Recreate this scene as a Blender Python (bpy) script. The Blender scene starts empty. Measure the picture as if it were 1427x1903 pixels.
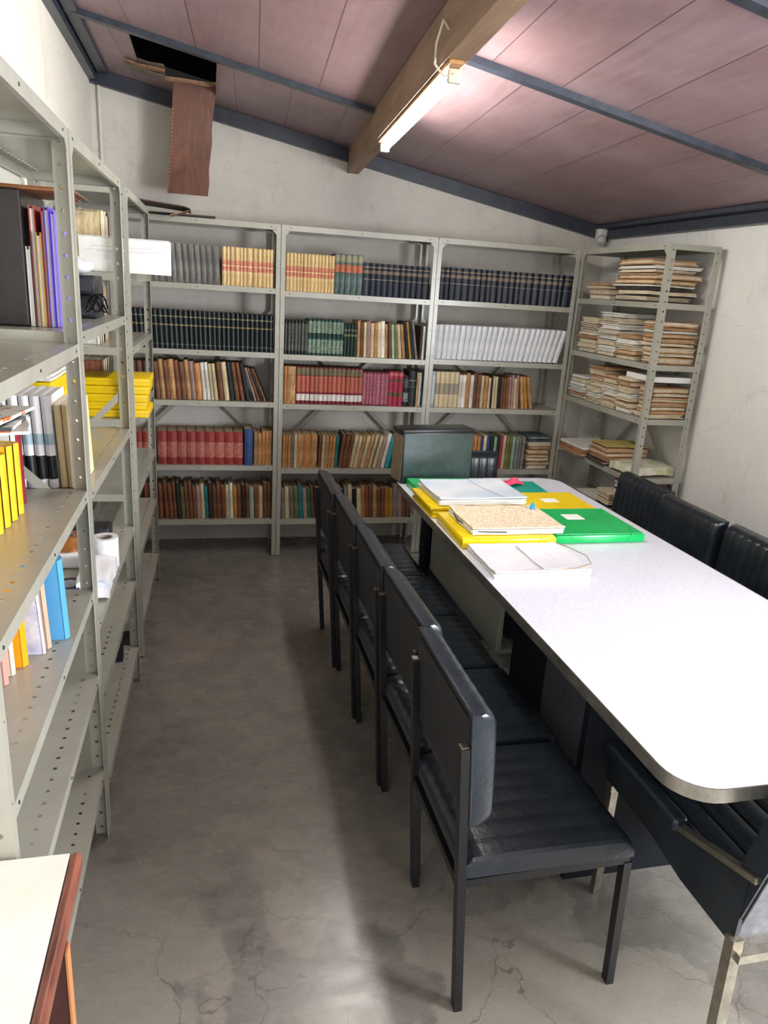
import bpy, bmesh, math, random
from mathutils import Vector, Matrix
random.seed(7)
S = bpy.context.scene
COL = S.collection
PI = math.pi

# ------------------------------------------------------------------ camera
F, CX, CY, CZ, YAW, PITCH, ROLL = 1347.35, -.403, -4.3754, 1.6635, .2462, .2962, .0639
def cam_basis(yw, pt, rl):
    f = Vector((math.sin(yw)*math.cos(pt), math.cos(yw)*math.cos(pt), -math.sin(pt)))
    r = Vector((math.cos(yw), -math.sin(yw), 0)); u = r.cross(f)
    return r*math.cos(rl)+u*math.sin(rl), -r*math.sin(rl)+u*math.cos(rl), f
r_, u_, f_ = cam_basis(YAW, PITCH, ROLL)
cd = bpy.data.cameras.new('camera'); cam = bpy.data.objects.new('camera', cd); COL.objects.link(cam)
cd.sensor_fit = 'VERTICAL'; cd.sensor_height = 24; cd.lens = F/1903*24; cd.clip_start = .02
cam.matrix_world = Matrix(((r_.x, u_.x, -f_.x, CX), (r_.y, u_.y, -f_.y, CY), (r_.z, u_.z, -f_.z, CZ), (0, 0, 0, 1)))
S.camera = cam
S.view_settings.view_transform = 'Standard'; S.view_settings.look = 'None'
S.view_settings.exposure = 1.0; S.view_settings.gamma = 1; S.view_settings.use_curve_mapping = False

# ------------------------------------------------------------------ world and daylight
TUBE_STRENGTH = 64
TUBE2_STRENGTH = 26
DOOR_POWER = 26
WIN_POWER = 125
w = bpy.data.worlds.new('world'); S.world = w; w.use_nodes = True
w.node_tree.nodes['Background'].inputs[0].default_value = (.75, .85, 1, 1)
w.node_tree.nodes['Background'].inputs[1].default_value = 1.0
def area(name, loc, rot, sx, sy, power, color):
    l = bpy.data.lights.new(name, 'AREA'); l.shape = 'RECTANGLE'; l.size = sx; l.size_y = sy
    l.energy = power; l.color = color
    o = bpy.data.objects.new(name, l); COL.objects.link(o); o.location = loc; o.rotation_euler = rot
    return o
area('daylight_doorway', (.15, -5.56, 1.05), (PI/2, 0, PI), .9, 2.0, DOOR_POWER, (1, .98, .94))
area('daylight_window', (2.26, -4.3, 1.45), (0, PI/2, 0), 1.0, 1.5, WIN_POWER, (.93, .96, 1))

# ------------------------------------------------------------------ materials
MATS = {}
def lin(c):
    if isinstance(c, str):
        c = tuple(int(c[i:i+2], 16)/255 for i in (0, 2, 4))
        return tuple(((x+.055)/1.055)**2.4 if x > .04045 else x/12.92 for x in c)+(1,)
    return tuple(c)+(1,) if len(c) == 3 else c
class NT:
    def __init__(s, name):
        m = bpy.data.materials.new(name); m.use_nodes = True; s.m = m; s.t = m.node_tree
        s.b = s.t.nodes['Principled BSDF']; s.i = 0
    def n(s, typ, **kw):
        nd = s.t.nodes.new(typ)
        for k, v in kw.items(): setattr(nd, k, v)
        return nd
    def l(s, a, b): s.t.links.new(a, b)
    def math(s, op, a, b=None):
        nd = s.n('ShaderNodeMath', operation=op)
        for i, v in enumerate((a, b)):
            if v is None: continue
            if isinstance(v, (int, float)): nd.inputs[i].default_value = v
            else: s.l(v, nd.inputs[i])
        return nd.outputs[0]
    def mix(s, fac, a, b, mode='MIX'):
        nd = s.n('ShaderNodeMix', data_type='RGBA', blend_type=mode)
        for i, v in ((0, fac), (6, a), (7, b)):
            if isinstance(v, (int, float)): nd.inputs[i].default_value = v
            elif isinstance(v, (tuple, list)): nd.inputs[i].default_value = v
            else: s.l(v, nd.inputs[i])
        return nd.outputs[2]
    def noise(s, scale, detail=4, rough=.6, coord='Object', stretch=None, lo=None, hi=None, dist=0):
        tc = s.n('ShaderNodeTexCoord'); src = tc.outputs[coord]
        if stretch:
            mp = s.n('ShaderNodeMapping'); mp.inputs['Scale'].default_value = stretch; s.l(src, mp.inputs[0]); src = mp.outputs[0]
        nz = s.n('ShaderNodeTexNoise'); nz.inputs['Scale'].default_value = scale
        nz.inputs['Detail'].default_value = detail; nz.inputs['Roughness'].default_value = rough
        nz.inputs['Distortion'].default_value = dist
        s.l(src, nz.inputs['Vector']); o = nz.outputs[0]
        if lo is not None:
            r = s.n('ShaderNodeMapRange'); r.inputs[1].default_value = lo; r.inputs[2].default_value = hi
            s.l(o, r.inputs[0]); o = r.outputs[0]
        return o
    def bump(s, h, strength=.2, dist=.01):
        b = s.n('ShaderNodeBump'); b.inputs['Strength'].default_value = strength; b.inputs['Distance'].default_value = dist
        s.l(h, b.inputs['Height']); s.l(b.outputs[0], s.b.inputs['Normal'])
    def base(s, c):
        if isinstance(c, (tuple, list)): s.b.inputs['Base Color'].default_value = c
        else: s.l(c, s.b.inputs['Base Color'])
    def set(s, rough=.5, metal=0, spec=.5, coat=0):
        s.b.inputs['Roughness'].default_value = rough; s.b.inputs['Metallic'].default_value = metal
        s.b.inputs['Specular IOR Level'].default_value = spec; s.b.inputs['Coat Weight'].default_value = coat

def mat(name, c1, c2=None, scale=12, rough=.5, metal=0, spec=.5, bump=0, bscale=None, lo=.35, hi=.65, stretch=None, rnd=0, coat=0):
    if name in MATS: return MATS[name]
    t = NT(name); a = lin(c1)
    col = a
    if c2 is not None: col = t.mix(t.noise(scale, stretch=stretch, lo=lo, hi=hi), a, lin(c2))
    if rnd:
        oi = t.n('ShaderNodeObjectInfo'); hs = t.n('ShaderNodeHueSaturation')
        v = t.math('MULTIPLY_ADD', oi.outputs['Random'], rnd); t.t.nodes[-1].inputs[2].default_value = 1-rnd/2
        t.l(v, hs.inputs['Value'])
        if isinstance(col, tuple): hs.inputs['Color'].default_value = col
        else: t.l(col, hs.inputs['Color'])
        col = hs.outputs[0]
    t.base(col); t.set(rough, metal, spec, coat)
    if bump: t.bump(t.noise(bscale or scale*3, stretch=stretch), bump, .004)
    MATS[name] = t.m; return t.m

def spine(name, base, bands=(), base2=None, rough=.45, rnd=.25, blot=None, nscale=60, metal=0):
    """cover cloth with printed bands: (z0, z1, colour, blotch colour or None)"""
    if name in MATS: return MATS[name]
    def lin(c, L=globals()['lin']):
        r = L(c); m = max(r[:3]); k = .42+.58*min(1, m/.14); return tuple(x*k for x in r[:3])+(1,)
    t = NT(name); a = lin(base)
    col = a
    col = t.mix(t.noise(nscale, detail=4, lo=.4, hi=.62, stretch=(1, 1, .35)), a, lin(base2) if base2 else tuple(x*.75 for x in a[:3])+(1,))
    tc = t.n('ShaderNodeTexCoord'); sx = t.n('ShaderNodeSeparateXYZ'); t.l(tc.outputs['Generated'], sx.inputs[0])
    z = sx.outputs[2]; y = sx.outputs[1]
    onsp = t.math('LESS_THAN', y, .06)
    fine = t.noise(420, detail=1)
    for z0, z1, c, b in bands:
        f = t.math('MULTIPLY', t.math('GREATER_THAN', z, z0), t.math('LESS_THAN', z, z1))
        f = t.math('MULTIPLY', f, onsp)
        if c is not None: col = t.mix(f, col, lin(c))
        if b is not None:
            g = t.math('MULTIPLY', f, t.math('GREATER_THAN', fine, .53)); col = t.mix(g, col, lin(b))
    if rnd:
        oi = t.n('ShaderNodeObjectInfo'); hs = t.n('ShaderNodeHueSaturation')
        v = t.math('MULTIPLY_ADD', oi.outputs['Random'], rnd); t.t.nodes[-1].inputs[2].default_value = 1-rnd/2
        t.l(v, hs.inputs['Value']); t.l(col, hs.inputs['Color']); col = hs.outputs[0]
    t.base(col); t.set(rough, metal)
    MATS[name] = t.m; return t.m

steel = mat('grey_green_enamel', '9A998D', 'A3A296', scale=6, rough=.27, spec=.6)
steel_r = mat('cool_grey_enamel', '94968F', '9C9E97', scale=6, rough=.35)
bolt = mat('bolt_dark', '33322C', rough=.5)
black_vinyl = mat('black_vinyl', '1A2026', '242B32', scale=8, rough=.25, bump=.25, bscale=90, spec=.5)
black_paint = mat('black_paint', '0D0D10', '161619', scale=20, rough=.4)
black_board = mat('black_backboard', '141416', '1C1B20', scale=14, rough=.62)
chrome = mat('worn_chrome', 'A8A294', '8C8474', scale=30, rough=.32, metal=.85)
alu = mat('aluminium', 'C8C6BE', 'A8A59A', scale=25, rough=.26, metal=.9)
paper = mat('paper_cream', 'E2D6BC', 'D0BE9C', scale=30, rough=.85)
paperw = mat('paper_white', 'F2F1EC', 'E6E5E0', scale=20, rough=.8)
pages = mat('page_edges', 'B9A888', '8D7B5E', scale=60, rough=.9, stretch=(8, 1, 1))

# ------------------------------------------------------------------ mesh helpers
def link(name, bm, mats, parent=None, smooth=None, loc=None, rot=None):
    me = bpy.data.meshes.new(name)
    bmesh.ops.recalc_face_normals(bm, faces=bm.faces)
    bm.to_mesh(me); bm.free()
    for m in (mats if isinstance(mats, (list, tuple)) else [mats]): me.materials.append(m)
    if smooth:
        me.shade_smooth(); me.set_sharp_from_angle(angle=math.radians(smooth))
    o = bpy.data.objects.new(name, me); COL.objects.link(o)
    if parent is not None: o.parent = parent
    if loc is not None: o.location = loc
    if rot is not None: o.rotation_euler = rot
    return o
def inst(o, name=None, parent=None, loc=None, rot=None, scale=None):
    c = o.copy(); COL.objects.link(c)
    if name: c.name = name
    c.parent = parent
    if loc is not None: c.location = loc
    if rot is not None: c.rotation_euler = rot
    if scale is not None: c.scale = scale
    return c
def empty(name, loc=(0, 0, 0), rz=0):
    o = bpy.data.objects.new(name, None); COL.objects.link(o); o.location = loc; o.rotation_euler = (0, 0, rz)
    o.empty_display_size = .05; return o
def tag(o, label, cat, group=None, kind=None):
    o['label'] = label; o['category'] = cat
    if group: o['group'] = group
    if kind: o['kind'] = kind
    return o
def struct(o): o['kind'] = 'structure'; return o
def box(bm, x0, x1, y0, y1, z0, z1, mi=0, bev=0, seg=2, M=None):
    vs = [bm.verts.new((x, y, z)) for z in (z0, z1) for y in (y0, y1) for x in (x0, x1)]
    fs = [bm.faces.new([vs[i] for i in q]) for q in ((0, 2, 3, 1), (4, 5, 7, 6), (0, 1, 5, 4), (2, 6, 7, 3), (0, 4, 6, 2), (1, 3, 7, 5))]
    for f in fs: f.material_index = mi
    if bev:
        es = list({e for f in fs for e in f.edges})
        r = bmesh.ops.bevel(bm, geom=es, offset=bev, segments=seg, profile=.5, affect='EDGES')
        for f in r['faces']: f.material_index = mi
        if M is not None:
            vv = set(v for f in r['faces'] for v in f.verts) | set(v for f in fs if f.is_valid for v in f.verts)
            for v in vv: v.co = M @ v.co
    elif M is not None:
        for v in vs: v.co = M @ v.co
    return fs
def prism(bm, pts, z0, z1, mi=0, axis='z'):
    """polygon pts in a plane extruded along an axis"""
    def P(a, b, c): return {'z': (a, b, c), 'y': (a, c, b), 'x': (c, a, b)}[axis]
    A = [bm.verts.new(P(a, b, z0)) for a, b in pts]; B = [bm.verts.new(P(a, b, z1)) for a, b in pts]
    n = len(pts); fs = []
    fs.append(bm.faces.new(A)); fs.append(bm.faces.new(B[::-1]))
    for i in range(n): fs.append(bm.faces.new((A[i], B[i], B[(i+1) % n], A[(i+1) % n])))
    for f in fs: f.material_index = mi
    return fs
def bar(bm, p0, p1, wx, wy, mi=0, up=(0, 0, 1)):
    p0, p1 = Vector(p0), Vector(p1); d = (p1-p0).normalized(); u = Vector(up)
    if abs(d.dot(u)) > .95: u = Vector((0, 1, 0))
    a = d.cross(u).normalized(); b = a.cross(d).normalized()
    vs = [bm.verts.new(p+a*sx*wx/2+b*sy*wy/2) for p in (p0, p1) for sx, sy in ((-1, -1), (1, -1), (1, 1), (-1, 1))]
    for q in ((0, 1, 2, 3), (7, 6, 5, 4), (0, 4, 5, 1), (1, 5, 6, 2), (2, 6, 7, 3), (3, 7, 4, 0)):
        bm.faces.new([vs[i] for i in q]).material_index = mi
def tube(bm, pts, r, n=8, mi=0):
    pts = [Vector(p) for p in pts]; rings = []
    for i, p in enumerate(pts):
        d = (pts[min(i+1, len(pts)-1)]-pts[max(i-1, 0)]).normalized()
        u = Vector((0, 0, 1)) if abs(d.z) < .9 else Vector((1, 0, 0))
        a = d.cross(u).normalized(); b = a.cross(d).normalized()
        rings.append([bm.verts.new(p+a*r*math.cos(2*PI*k/n)+b*r*math.sin(2*PI*k/n)) for k in range(n)])
    for A, B in zip(rings, rings[1:]):
        for k in range(n): bm.faces.new((A[k], A[(k+1) % n], B[(k+1) % n], B[k])).material_index = mi
    for R in (rings[0], rings[-1]): bm.faces.new(R).material_index = mi
def lathe(bm, prof, cx=0, cy=0, n=28, mi=0, close=True):
    rings = [[bm.verts.new((cx+r*math.cos(2*PI*k/n), cy+r*math.sin(2*PI*k/n), z)) for k in range(n)] for r, z in prof]
    m = len(rings)
    for i in range(m if close else m-1):
        A, B = rings[i], rings[(i+1) % m]
        for k in range(n): bm.faces.new((A[k], A[(k+1) % n], B[(k+1) % n], B[k])).material_index = mi
def NB(): return bmesh.new()
def holed(bm, o, u, v, nu, cu, wv, hole, r, mi=0):
    """a strip of nu cells (cu long along u, wv wide along v), each with an octagonal hole at offset hole along v"""
    o, u, v = Vector(o), Vector(u), Vector(v)
    for i in range(nu):
        c = o+u*(cu*(i+.5))+v*hole
        inner = [bm.verts.new(c+u*r*math.cos(PI/4*k+PI/8)+v*r*math.sin(PI/4*k+PI/8)) for k in range(8)]
        a, b = o+u*cu*i, o+u*cu*(i+1); m = cu*.25
        outer = [bm.verts.new(p) for p in (b+v*(hole+.25*wv), b-u*m+v*wv, a+u*m+v*wv, a+v*(hole+.25*wv), a+v*(hole-.25*wv), a+u*m, b-u*m, b+v*(hole-.25*wv))]
        cr = [bm.verts.new(p) for p in (b+v*wv, a+v*wv, a.copy(), b.copy())]
        for k in range(8): bm.faces.new((inner[k], outer[k], outer[(k+1) % 8], inner[(k+1) % 8])).material_index = mi
        for k, (p, q) in enumerate(((0, 1), (2, 3), (4, 5), (6, 7))):
            bm.faces.new((outer[p], cr[k], outer[q])).material_index = mi

# ------------------------------------------------------------------ structure
XW0, XW1, YB, YF = -1.02, 2.20, .36, -5.6
def zc(x): return 2.54-.18*x
t = NT('cement_floor')
n1 = t.noise(2.2, detail=8, rough=.7, lo=.3, hi=.72, dist=.6); n2 = t.noise(7, detail=7, rough=.7, lo=.3, hi=.75, stretch=(1, 1.8, 1), dist=.35)
c = t.mix(n1, lin('5A5751'), lin('827D75')); c = t.mix(t.math('MULTIPLY', n2, .5), c, lin('918B83'))
st = t.noise(1.3, detail=5, rough=.55, lo=.50, hi=.515, dist=.4)          # worn patches with hard edges
tc = t.n('ShaderNodeTexCoord'); sx = t.n('ShaderNodeSeparateXYZ'); t.l(tc.outputs['Object'], sx.inputs[0])
near = t.n('ShaderNodeMapRange'); near.inputs[1].default_value = -2.2; near.inputs[2].default_value = -3.0; t.l(sx.outputs[1], near.inputs[0])
c = t.mix(t.math('MULTIPLY', t.math('MULTIPLY', st, near.outputs[0]), .45), c, lin('A39C90'))
vo = t.n('ShaderNodeTexVoronoi', feature='DISTANCE_TO_EDGE'); vo.inputs['Scale'].default_value = 3.4
nz = t.n('ShaderNodeTexNoise'); nz.inputs['Scale'].default_value = 5; nz.inputs['Detail'].default_value = 4
t.l(tc.outputs['Object'], nz.inputs['Vector'])
wr = t.mix(.18, tc.outputs['Object'], nz.outputs[1]); t.l(wr, vo.inputs['Vector'])
crk = t.math('MULTIPLY', t.math('LESS_THAN', vo.outputs[0], .0045), t.math('MULTIPLY', near.outputs[0], .55))
c = t.mix(crk, c, lin('4A4640'))
sc = t.noise(30, detail=3, rough=.5, lo=.62, hi=.75, stretch=(1, 6, 1)); c = t.mix(t.math('MULTIPLY', sc, .35), c, lin('B2ACA2'))
t.base(c); t.set(.42, 0, .65)
ro = t.n('ShaderNodeMapRange'); ro.inputs[3].default_value = .20; ro.inputs[4].default_value = .36; t.l(n2, ro.inputs[0]); t.l(ro.outputs[0], t.b.inputs['Roughness'])
t.bump(n2, .12, .004); floor_m = t.m

def wallmat(name, base, dirty, amt):
    t = NT(name)
    n = t.noise(1.6, detail=9, rough=.72, lo=.42, hi=.8); c = t.mix(t.math('MULTIPLY', n, amt), lin(base), lin(dirty))
    d = t.noise(5, detail=7, rough=.8, lo=.54, hi=.78, stretch=(1, 1, .5)); c = t.mix(t.math('MULTIPLY', d, amt*.8), c, lin('8A8278'))
    sp = t.noise(34, detail=2, lo=.74, hi=.77); c = t.mix(t.math('MULTIPLY', sp, .6), c, lin('6C665E'))
    tc = t.n('ShaderNodeTexCoord'); nz = t.n('ShaderNodeTexNoise'); nz.inputs['Scale'].default_value = 2.5; nz.inputs['Detail'].default_value = 6
    t.l(tc.outputs['Object'], nz.inputs['Vector'])
    vo = t.n('ShaderNodeTexVoronoi', feature='DISTANCE_TO_EDGE'); vo.inputs['Scale'].default_value = 1.3
    mp = t.n('ShaderNodeMapping'); mp.inputs['Scale'].default_value = (1, 1, 2.0); wr = t.mix(.3, tc.outputs['Object'], nz.outputs[1]); t.l(wr, mp.inputs[0]); t.l(mp.outputs[0], vo.inputs['Vector'])
    ck = t.math('LESS_THAN', vo.outputs[0], .0035); c = t.mix(t.math('MULTIPLY', ck, .22), c, lin('8F877B'))
    t.base(c); t.set(.75); t.bump(t.noise(14, detail=6), .12, .006); return t.m
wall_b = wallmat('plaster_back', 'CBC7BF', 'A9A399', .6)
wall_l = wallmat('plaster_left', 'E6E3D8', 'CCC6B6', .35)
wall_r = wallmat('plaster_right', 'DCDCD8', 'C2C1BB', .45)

bm = NB(); box(bm, XW0-.1, XW1+.1, YF-.1, YB+.1, -.1, 0); struct(link('floor', bm, floor_m))
bm = NB(); prism(bm, [(XW0-.1, 0), (XW1+.1, 0), (XW1+.1, zc(XW1+.1)+.12), (XW0-.1, zc(XW0-.1)+.12)], YB, YB+.1, axis='y'); struct(link('wall_back', bm, wall_b))
bm = NB(); box(bm, XW0-.1, XW0, YF, YB, 0, zc(XW0)+.1); struct(link('wall_left', bm, wall_l))
# right wall, with a window opening near the camera end (outside the frame)
bm = NB()
wy0, wy1, wz0, wz1 = -5.05, -3.55, .95, 1.95
box(bm, XW1, XW1+.1, wy1, YB, 0, zc(XW1)+.1); box(bm, XW1, XW1+.1, YF, wy0, 0, zc(XW1)+.1)
box(bm, XW1, XW1+.1, wy0, wy1, 0, wz0); box(bm, XW1, XW1+.1, wy0, wy1, wz1, zc(XW1)+.1)
struct(link('wall_right', bm, wall_r))
bm = NB()
for a in (wy0, (wy0+wy1)/2-.02, wy1-.04): box(bm, XW1+.03, XW1+.07, a, a+.04, wz0, wz1)
for a in (wz0, wz1-.04): box(bm, XW1+.03, XW1+.07, wy0, wy1, a, a+.04)
struct(link('window_1', bm, mat('window_frame_paint', 'D8D8D4', rough=.5)))
# front wall behind the camera, with an open doorway
bm = NB(); dx0, dx1, dz = -.30, .60, 2.1
prism(bm, [(XW0-.1, 0), (dx0, 0), (dx0, zc(dx0)+.1), (XW0-.1, zc(XW0-.1)+.1)], YF-.1, YF, axis='y')
prism(bm, [(dx1, 0), (XW1+.1, 0), (XW1+.1, zc(XW1+.1)+.1), (dx1, zc(dx1)+.1)], YF-.1, YF, axis='y')
prism(bm, [(dx0, dz), (dx1, dz), (dx1, zc(dx1)+.1), (dx0, zc(dx0)+.1)], YF-.1, YF, axis='y')
struct(link('wall_front', bm, wall_r))
bm = NB(); box(bm, dx0, dx0+.04, YF-.1, YF+.02, 0, dz); box(bm, dx1-.04, dx1, YF-.1, YF+.02, 0, dz); box(bm, dx0, dx1, YF-.1, YF+.02, dz-.04, dz)
struct(link('door_1', bm, mat('door_frame_wood', '5A3A28', '6B4630', rough=.5)))

# ceiling boards with a broken opening
t = NT('ceiling_board')
n = t.noise(3.0, detail=7, rough=.65, lo=.3, hi=.7); g = t.noise(38, detail=3, rough=.6, stretch=(1, .12, 1), lo=.35, hi=.7)
c = t.mix(n, lin('7E6466'), lin('957C82')); c = t.mix(t.math('MULTIPLY', g, .3), c, lin('A99498'))
tc = t.n('ShaderNodeTexCoord'); sx = t.n('ShaderNodeSeparateXYZ'); t.l(tc.outputs['Object'], sx.inputs[0])
xs = t.math('MULTIPLY_ADD', sx.outputs[1], -.057); t.t.nodes[-1].inputs[2].default_value = 0.0
xx = t.math('ADD', sx.outputs[0], xs)
side = t.math('GREATER_THAN', sx.outputs[0], .43)
rr_ = t.math('MINIMUM', t.math('FLOOR', t.math('MULTIPLY', t.math('ADD', sx.outputs[1], 1.66), 1/.96)), 0)
rl_ = t.math('FLOOR', t.math('MULTIPLY', t.math('ADD', sx.outputs[1], .65), .5))
row = t.math('ADD', t.math('MULTIPLY', side, rr_), t.math('MULTIPLY', t.math('SUBTRACT', 1, side), t.math('ADD', rl_, 7)))
xo = t.math('ADD', xx, t.math('MULTIPLY', row, .113))
fr = t.math('FRACT', t.math('MULTIPLY', xo, 1/.27))
seam = t.math('MAXIMUM', t.math('LESS_THAN', fr, .009), t.math('GREATER_THAN', fr, .993))
cell = t.math('FLOOR', t.math('MULTIPLY', xo, 1/.27)); wn = t.n('ShaderNodeTexWhiteNoise', noise_dimensions='2D')
cb = t.n('ShaderNodeCombineXYZ'); t.l(cell, cb.inputs[0]); t.l(row, cb.inputs[1]); t.l(cb.outputs[0], wn.inputs[0])
c = t.mix(t.math('MULTIPLY', wn.outputs[0], .3), c, lin('7A5A58')); c = t.mix(t.math('MULTIPLY', t.noise(1.4, detail=8, rough=.75, lo=.5, hi=.75), .35), c, lin('5E4A4C')); c = t.mix(t.math('MULTIPLY', t.noise(9, detail=6, rough=.8, lo=.6, hi=.75), .3), c, lin('B8A4A4')); c = t.mix(t.math('MULTIPLY', seam, .75), c, lin('2E2220'))
t.base(c); t.set(.42, 0, .5); t.bump(g, .1, .003); ceil_m = t.m
void_shade = mat('painted_void_shade', '0B0E14', '141820', scale=3, rough=.95)  # near-black colour stands in for the shade inside the ceiling hole
hx0, hx1, hy0, hy1 = -.735, -.355, -.60, .10
bm = NB()
def ceil_piece(x0, x1, y0, y1, t0=0, t1=.012, mi=0):
    vs = [bm.verts.new((x, y, zc(x)+dz_)) for dz_ in (t0, t1) for y in (y0, y1) for x in (x0, x1)]
    for q in ((0, 1, 3, 2), (4, 6, 7, 5), (0, 4, 5, 1), (2, 3, 7, 6), (0, 2, 6, 4), (1, 5, 7, 3)): bm.faces.new([vs[i] for i in q]).material_index = mi
ceil_piece(XW0-.1, hx0, YF-.1, YB+.1); ceil_piece(hx1, XW1+.1, YF-.1, YB+.1)
ceil_piece(hx0, hx1, YF-.1, hy0); ceil_piece(hx0, hx1, hy1, YB+.1)
# box added over the hole to stop light leaks, its darkness painted
ceil_piece(hx0-.3, hx1+.3, hy0-.3, YB+.1, .45, .47, 1)
ceil_piece(hx0-.31, hx0-.3, hy0-.3, YB+.1, .013, .45, 1); ceil_piece(hx1+.3, hx1+.31, hy0-.3, YB+.1, .013, .45, 1)
ceil_piece(hx0-.3, hx1+.3, hy0-.31, hy0-.3, .013, .45, 1); ceil_piece(hx0-.3, hx1+.3, YB+.09, YB+.1, .013, .45, 1)
struct(link('ceiling', bm, [ceil_m, void_shade]))

batten = mat('dark_batten', '2B303B', '3A3F4A', scale=18, rough=.38, bump=.1)
k = [0]
def trim(p0, p1, wx, wy, m=batten, up=(0, 0, 1)):
    k[0] += 1; bm = NB(); bar(bm, p0, p1, wx, wy, up=up); return struct(link('trim_%d' % k[0], bm, m))
nrm = (.177, 0, .984)
def onc(x, y, d=0): return (x, y, zc(x)-d)
for y, x0, x1 in ((-.66, XW0, .36), (-1.66, .47, XW1), (-2.62, .42, XW1), (-2.68, XW0, .25), (-3.7, XW0, .2), (-3.65, .37, XW1), (-4.7, .3, XW1), (-4.75, XW0, .15)):
    trim(onc(x0, y-.045*0, .012), onc(x1, y+(.02 if x0 > 0 else .02), .012), .042, .024, up=nrm)
trim(onc(XW0, YB-.02, .04), onc(XW1, YB-.02, .04), .04, .075, up=nrm)
trim((XW0+.02, YF, zc(XW0)-.035), (XW0+.02, YB, zc(XW0)-.035), .04, .07)
trim((XW0+.075, YF, zc(XW0+.075)-.012), (XW0+.075, YB, zc(XW0+.075)-.012), .05, .022)
trim((XW1-.02, YF, zc(XW1)-.03), (XW1-.02, YB, zc(XW1)-.03), .04, .07)
trim((XW1-.08, YF, zc(XW1-.08)-.012), (XW1-.08, YB, zc(XW1-.08)-.012), .05, .022)
# timber beam, slightly skewed
t = NT('beam_timber'); g = t.noise(26, detail=6, rough=.7, stretch=(1, .06, 1), lo=.3, hi=.7)
c = t.mix(g, lin('7C6350'), lin('A2876C')); c = t.mix(t.math('MULTIPLY', t.noise(3, detail=4, lo=.45, hi=.7), .4), c, lin('5C4536')); t.base(c); t.set(.6); t.bump(g, .2, .003)
beam_m = t.m
bm = NB(); sl = .0567
def bx_(y): return .423+sl*(y-.36)
for_pts = []
y0, y1, bw, zb = YF, YB+.02, .068, 2.327
vs = []
for y in (y0, y1):
    for dx, z in ((0, zb), (bw, zb), (bw, zc(bx_(y)+bw)), (0, zc(bx_(y)))): vs.append(bm.verts.new((bx_(y)+dx, y, z)))
for q in ((0, 1, 2, 3), (7, 6, 5, 4), (0, 4, 5, 1), (1, 5, 6, 2), (2, 6, 7, 3), (3, 7, 4, 0)): bm.faces.new([vs[i] for i in q])
struct(link('trim_beam', bm, beam_m))
# conduit down the back left corner
bm = NB(); tube(bm, [(XW0+.045, YB-.012, 1.2), (XW0+.046, YB-.012, 2.0), (XW0+.044, YB-.012, zc(XW0)-.08)], .009)
tag(link('conduit', bm, mat('conduit_white', 'CFCBC0', rough=.5), smooth=40), 'thin white painted cable conduit running down the back left corner of the room', 'conduit')

# ------------------------------------------------------------------ tube lamps
tl = NT('tube_glow'); tl.b.inputs['Emission Color'].default_value = (1, .985, .95, 1); tl.b.inputs['Emission Strength'].default_value = TUBE_STRENGTH; tl.base((1, 1, 1, 1)); tube_m = tl.m
tl = NT('tube_glow_rear'); tl.b.inputs['Emission Color'].default_value = (1, .98, .94, 1); tl.b.inputs['Emission Strength'].default_value = TUBE2_STRENGTH; tl.base((1, 1, 1, 1)); tube2_m = tl.m
lamp_white = mat('lamp_white', 'D9D2BC', rough=.45)
wood_strip = mat('lamp_board', 'B98B55', 'A67A48', scale=30, rough=.5)
def lamp(ya, yb, m, label):
    r = empty('tube_lamp', (bx_((ya+yb)/2)+bw/2, (ya+yb)/2, zb)); L = yb-ya; a = math.atan(sl); r.rotation_euler = (0, 0, -a)
    tag(r, label, 'lamp', None)
    bm = NB(); box(bm, -.026, .02, -L/2-.06, L/2+.05, -.012, 0, bev=.003); link('mounting_board', bm, wood_strip, r)
    for s in (-1, 1):
        bm = NB(); box(bm, -.016, .026, s*(L/2+.008)-.012, s*(L/2+.008)+.012, -.052, -.0125, bev=.005); link('socket', bm, lamp_white, r, smooth=40)
    bm = NB(); tube(bm, [(.004, -L/2, -.034), (.004, L/2, -.034)], .0165, 16); link('fluorescent_tube', bm, m, r, smooth=50)
    bm = NB(); tube(bm, [(.0, -L/2-.02, -.03), (-.03, -L/2-.01, -.035), (-.055, -L/2+.01, -.0), (-.058, -L/2-.01, .05), (-.05, -L/2-.05, .10), (-.037, -L/2-.07, .07)], .004, 7); link('cable', bm, lamp_white, r, smooth=60)
    return r
lamp(-1.985, -.765, tube_m, 'lit fluorescent tube on a timber beam under the sloping ceiling')
lamp(-4.9, -3.7, tube2_m, 'second fluorescent tube on the beam, behind the camera')

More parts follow.
